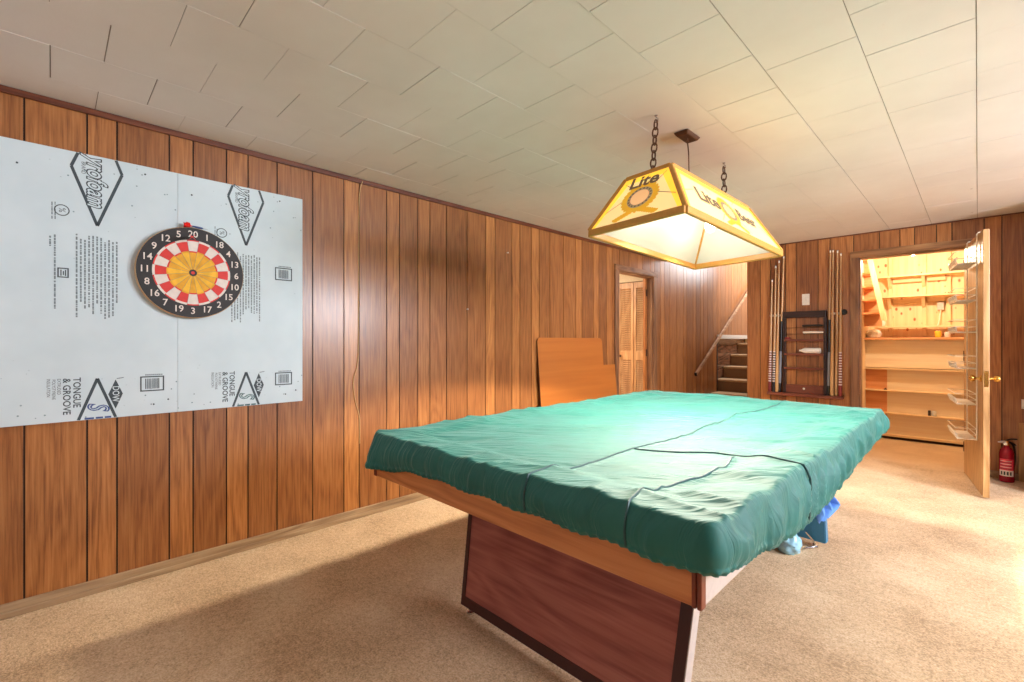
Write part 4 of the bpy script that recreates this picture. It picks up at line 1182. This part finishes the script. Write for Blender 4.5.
def right_pt(y, l):
    s = np.array([LL+LN+(y-CY0)]); i = np.argmin(np.abs(PS-s)); dr = drop[i]
    return (CX1+side_disp(s, np.array([l*dr]), dr)[0]+.0065, y, ztop_edge[i]-RIN-l*dr)
tz = lambda x, y: float(top_z(x, y))+.001
seam([near_pt(wob_a(CY0), l) for l in (.9, .7, .5, .3, .15, .0)]+[(float(wob_a(CY0)), CY0+.003, tz(wob_a(CY0), CY0+RIN)-.003)]+[(float(wob_a(y)), y, tz(wob_a(y), y)) for y in np.arange(CY0+.018, CY1-.03, .02)])
seam([near_pt(wob_b(CY0), l) for l in (.9, .7, .5, .3, .15, .0)]+[(float(wob_b(CY0)), CY0+.003, tz(wob_b(CY0), CY0+RIN)-.003)]+[(float(wob_b(y)), y, tz(wob_b(y), y)) for y in np.arange(CY0+.018, SEAM_C+.02, .02)])
xs = np.arange(SEAM_A, CX1-.018, .02)
seam([(x, float(wob_c(x)), tz(x, wob_c(x))) for x in xs]+[(CX1-.003, float(wob_c(CX1-.02)), tz(CX1-RIN, wob_c(CX1-.02))-.003)]+[right_pt(float(wob_c(CX1-.02))+.01*l, l) for l in (0, .15, .3, .5, .7, .85, .95)])
tag(cov, 'wrinkled teal nylon cover draped over the pool table with gathered hem', 'table cover')

# ------------------------------------------------------------------ things under the right side of the table
def crumple(name, mat, path, label, cat):
    """a folded strip of limp sheet with thickness, hanging along a path of (centre, half width) rows"""
    rnd = np.random.RandomState(4); m = MB(); n = 26; rws = []
    for i, (c, ax, hw, amp) in enumerate(path):
        c, ax = Vector(c), Vector(ax).normalized(); nn = ax.cross(Vector((0, 0, 1))).normalized(); r = []
        for j in range(n):
            q = j/(n-1)*2-1; w = amp*(math.sin(q*9+i*.7)+.6*math.sin(q*17+i*1.3))
            r.append(c+ax*hw*q+nn*w+Vector((0, 0, amp*.5*math.cos(q*7+i))))
        rws.append(m.pts(r))
    for a, b in zip(rws, rws[1:]):
        for j in range(n-1): m.face((a+j, a+j+1, b+j+1, b+j))
    o = m.build(name, mat, smooth=True)
    s_ = o.modifiers.new('thickness', 'SOLIDIFY'); s_.thickness = .004
    s_ = o.modifiers.new('smooth', 'SUBSURF'); s_.levels = 1; s_.render_levels = 1
    return tag(o, label, cat)
crumple('cleaning_cloth', M['blue_cloth'], [((-.50, 2.27, .60), (.25, .97, 0), .04, .008), ((-.465, 2.28, .56), (.25, .97, 0), .055, .013), ((-.448, 2.29, .525), (.2, .98, 0), .075, .016), ((-.440, 2.32, .50), (.2, .98, .08), .10, .018), ((-.452, 2.30, .475), (.2, .98, .1), .085, .014), ((-.46, 2.28, .455), (.2, .98, .1), .05, .010)],
        'crumpled blue cloth hanging out below the right side of the table cover', 'cloth')
blob('storage_bag', (-.76, 2.98, .0), .06, M['bag'], 'pale blue plastic bag on the carpet in front of the far table pedestal', 'bag', 8, (1.0, 1.1, 1.1), .5)
m = MB(); m.tube([(-.70, 3.08, .10), (-.672, 3.125, .045)], .005, 8); m.tube([(-.70, 3.07, .008), (-.655, 3.14, .008)], .006, 8)
m.tube([(-.672, 3.125, .045), (-.66, 3.14, .008)], .005, 8)
tag(m.build('metal_bracket', M['chrome'], smooth=True), 'thin chrome bracket rods on the carpet beside the far pedestal', 'bracket')

# ------------------------------------------------------------------ lights
def point(name, loc, e, c, r=.03):
    l = bpy.data.lights.new(name, 'POINT'); l.energy = e; l.color = c; l.shadow_soft_size = r
    o = bpy.data.objects.new(name, l); o.location = loc; COL.objects.link(o); return o
def area(name, loc, direction, sx, sy, e, c):
    l = bpy.data.lights.new(name, 'AREA'); l.shape = 'RECTANGLE'; l.size = sx; l.size_y = sy; l.energy = e; l.color = c
    o = bpy.data.objects.new(name, l); o.location = loc; COL.objects.link(o)
    o.rotation_euler = Vector(direction).to_track_quat('-Z', 'Z').to_euler(); return o
def spot(name, loc, e, c, deg, r):
    l = bpy.data.lights.new(name, 'SPOT'); l.energy = e; l.color = c; l.spot_size = math.radians(deg); l.spot_blend = .12; l.shadow_soft_size = r
    o = bpy.data.objects.new(name, l); o.location = loc; COL.objects.link(o); return o
for p in LB:      # reflector bulbs: most of the light goes down, a little fills the shade
    spot('lamp_reflector_light', LM @ Vector((p[0], p[1], p[2]-.045)), 124, (1, .89, .71), 128, .045)
    point('lamp_bulb_light', LM @ Vector((p[0], p[1], p[2]-.035)), 2.2, (1, .92, .8), .035)
point('store_bulb_light', (BL.x, BL.y, BL.z-.02), 30, (1, .80, .56), .03)
for (a, b), e in zip(WY, (92, 150)):
    area('window_daylight', (XR-.02, (a+b)/2, 1.775), (-1, 0, -.12), b-a-.1, .55, e, (.88, .92, 1))
area('front_fill_light', ((FX[0]+FX[1])/2, YF+.02, 1.8), (0, 1, .05), FX[1]-FX[0]-.1, .5, 7, (.88, .92, 1))  # added fill that evens out the ceiling from behind the viewer
area('upstairs_daylight', (SX1-.08, 8.6, 2.7), (-1, -.1, -.35), 1.6, 1.2, 70, (.93, .97, 1))
area('hall_light', (XL-1.2, 4.6, H-.02), (0, 0, -1), .4, .4, 46, (1, .88, .72))
w = bpy.data.worlds.new('world'); S.world = w; w.use_nodes = True
w.node_tree.nodes['Background'].inputs[0].default_value = (.75, .87, 1, 1); w.node_tree.nodes['Background'].inputs[1].default_value = 1.0

# ------------------------------------------------------------------ camera
cam = bpy.data.cameras.new('camera'); cam.sensor_width = 36; cam.lens = 463/1024*36; cam.clip_start = .02
co = bpy.data.objects.new('camera', cam); COL.objects.link(co)
co.location = (0, 0, H*.521); co.rotation_euler = (PI/2, 0, math.atan2(466, 463)); S.camera = co
vs = S.view_settings; vs.view_transform = 'Standard'; vs.look = 'None'; vs.gamma = 1; vs.exposure = .5
vs.use_curve_mapping = False
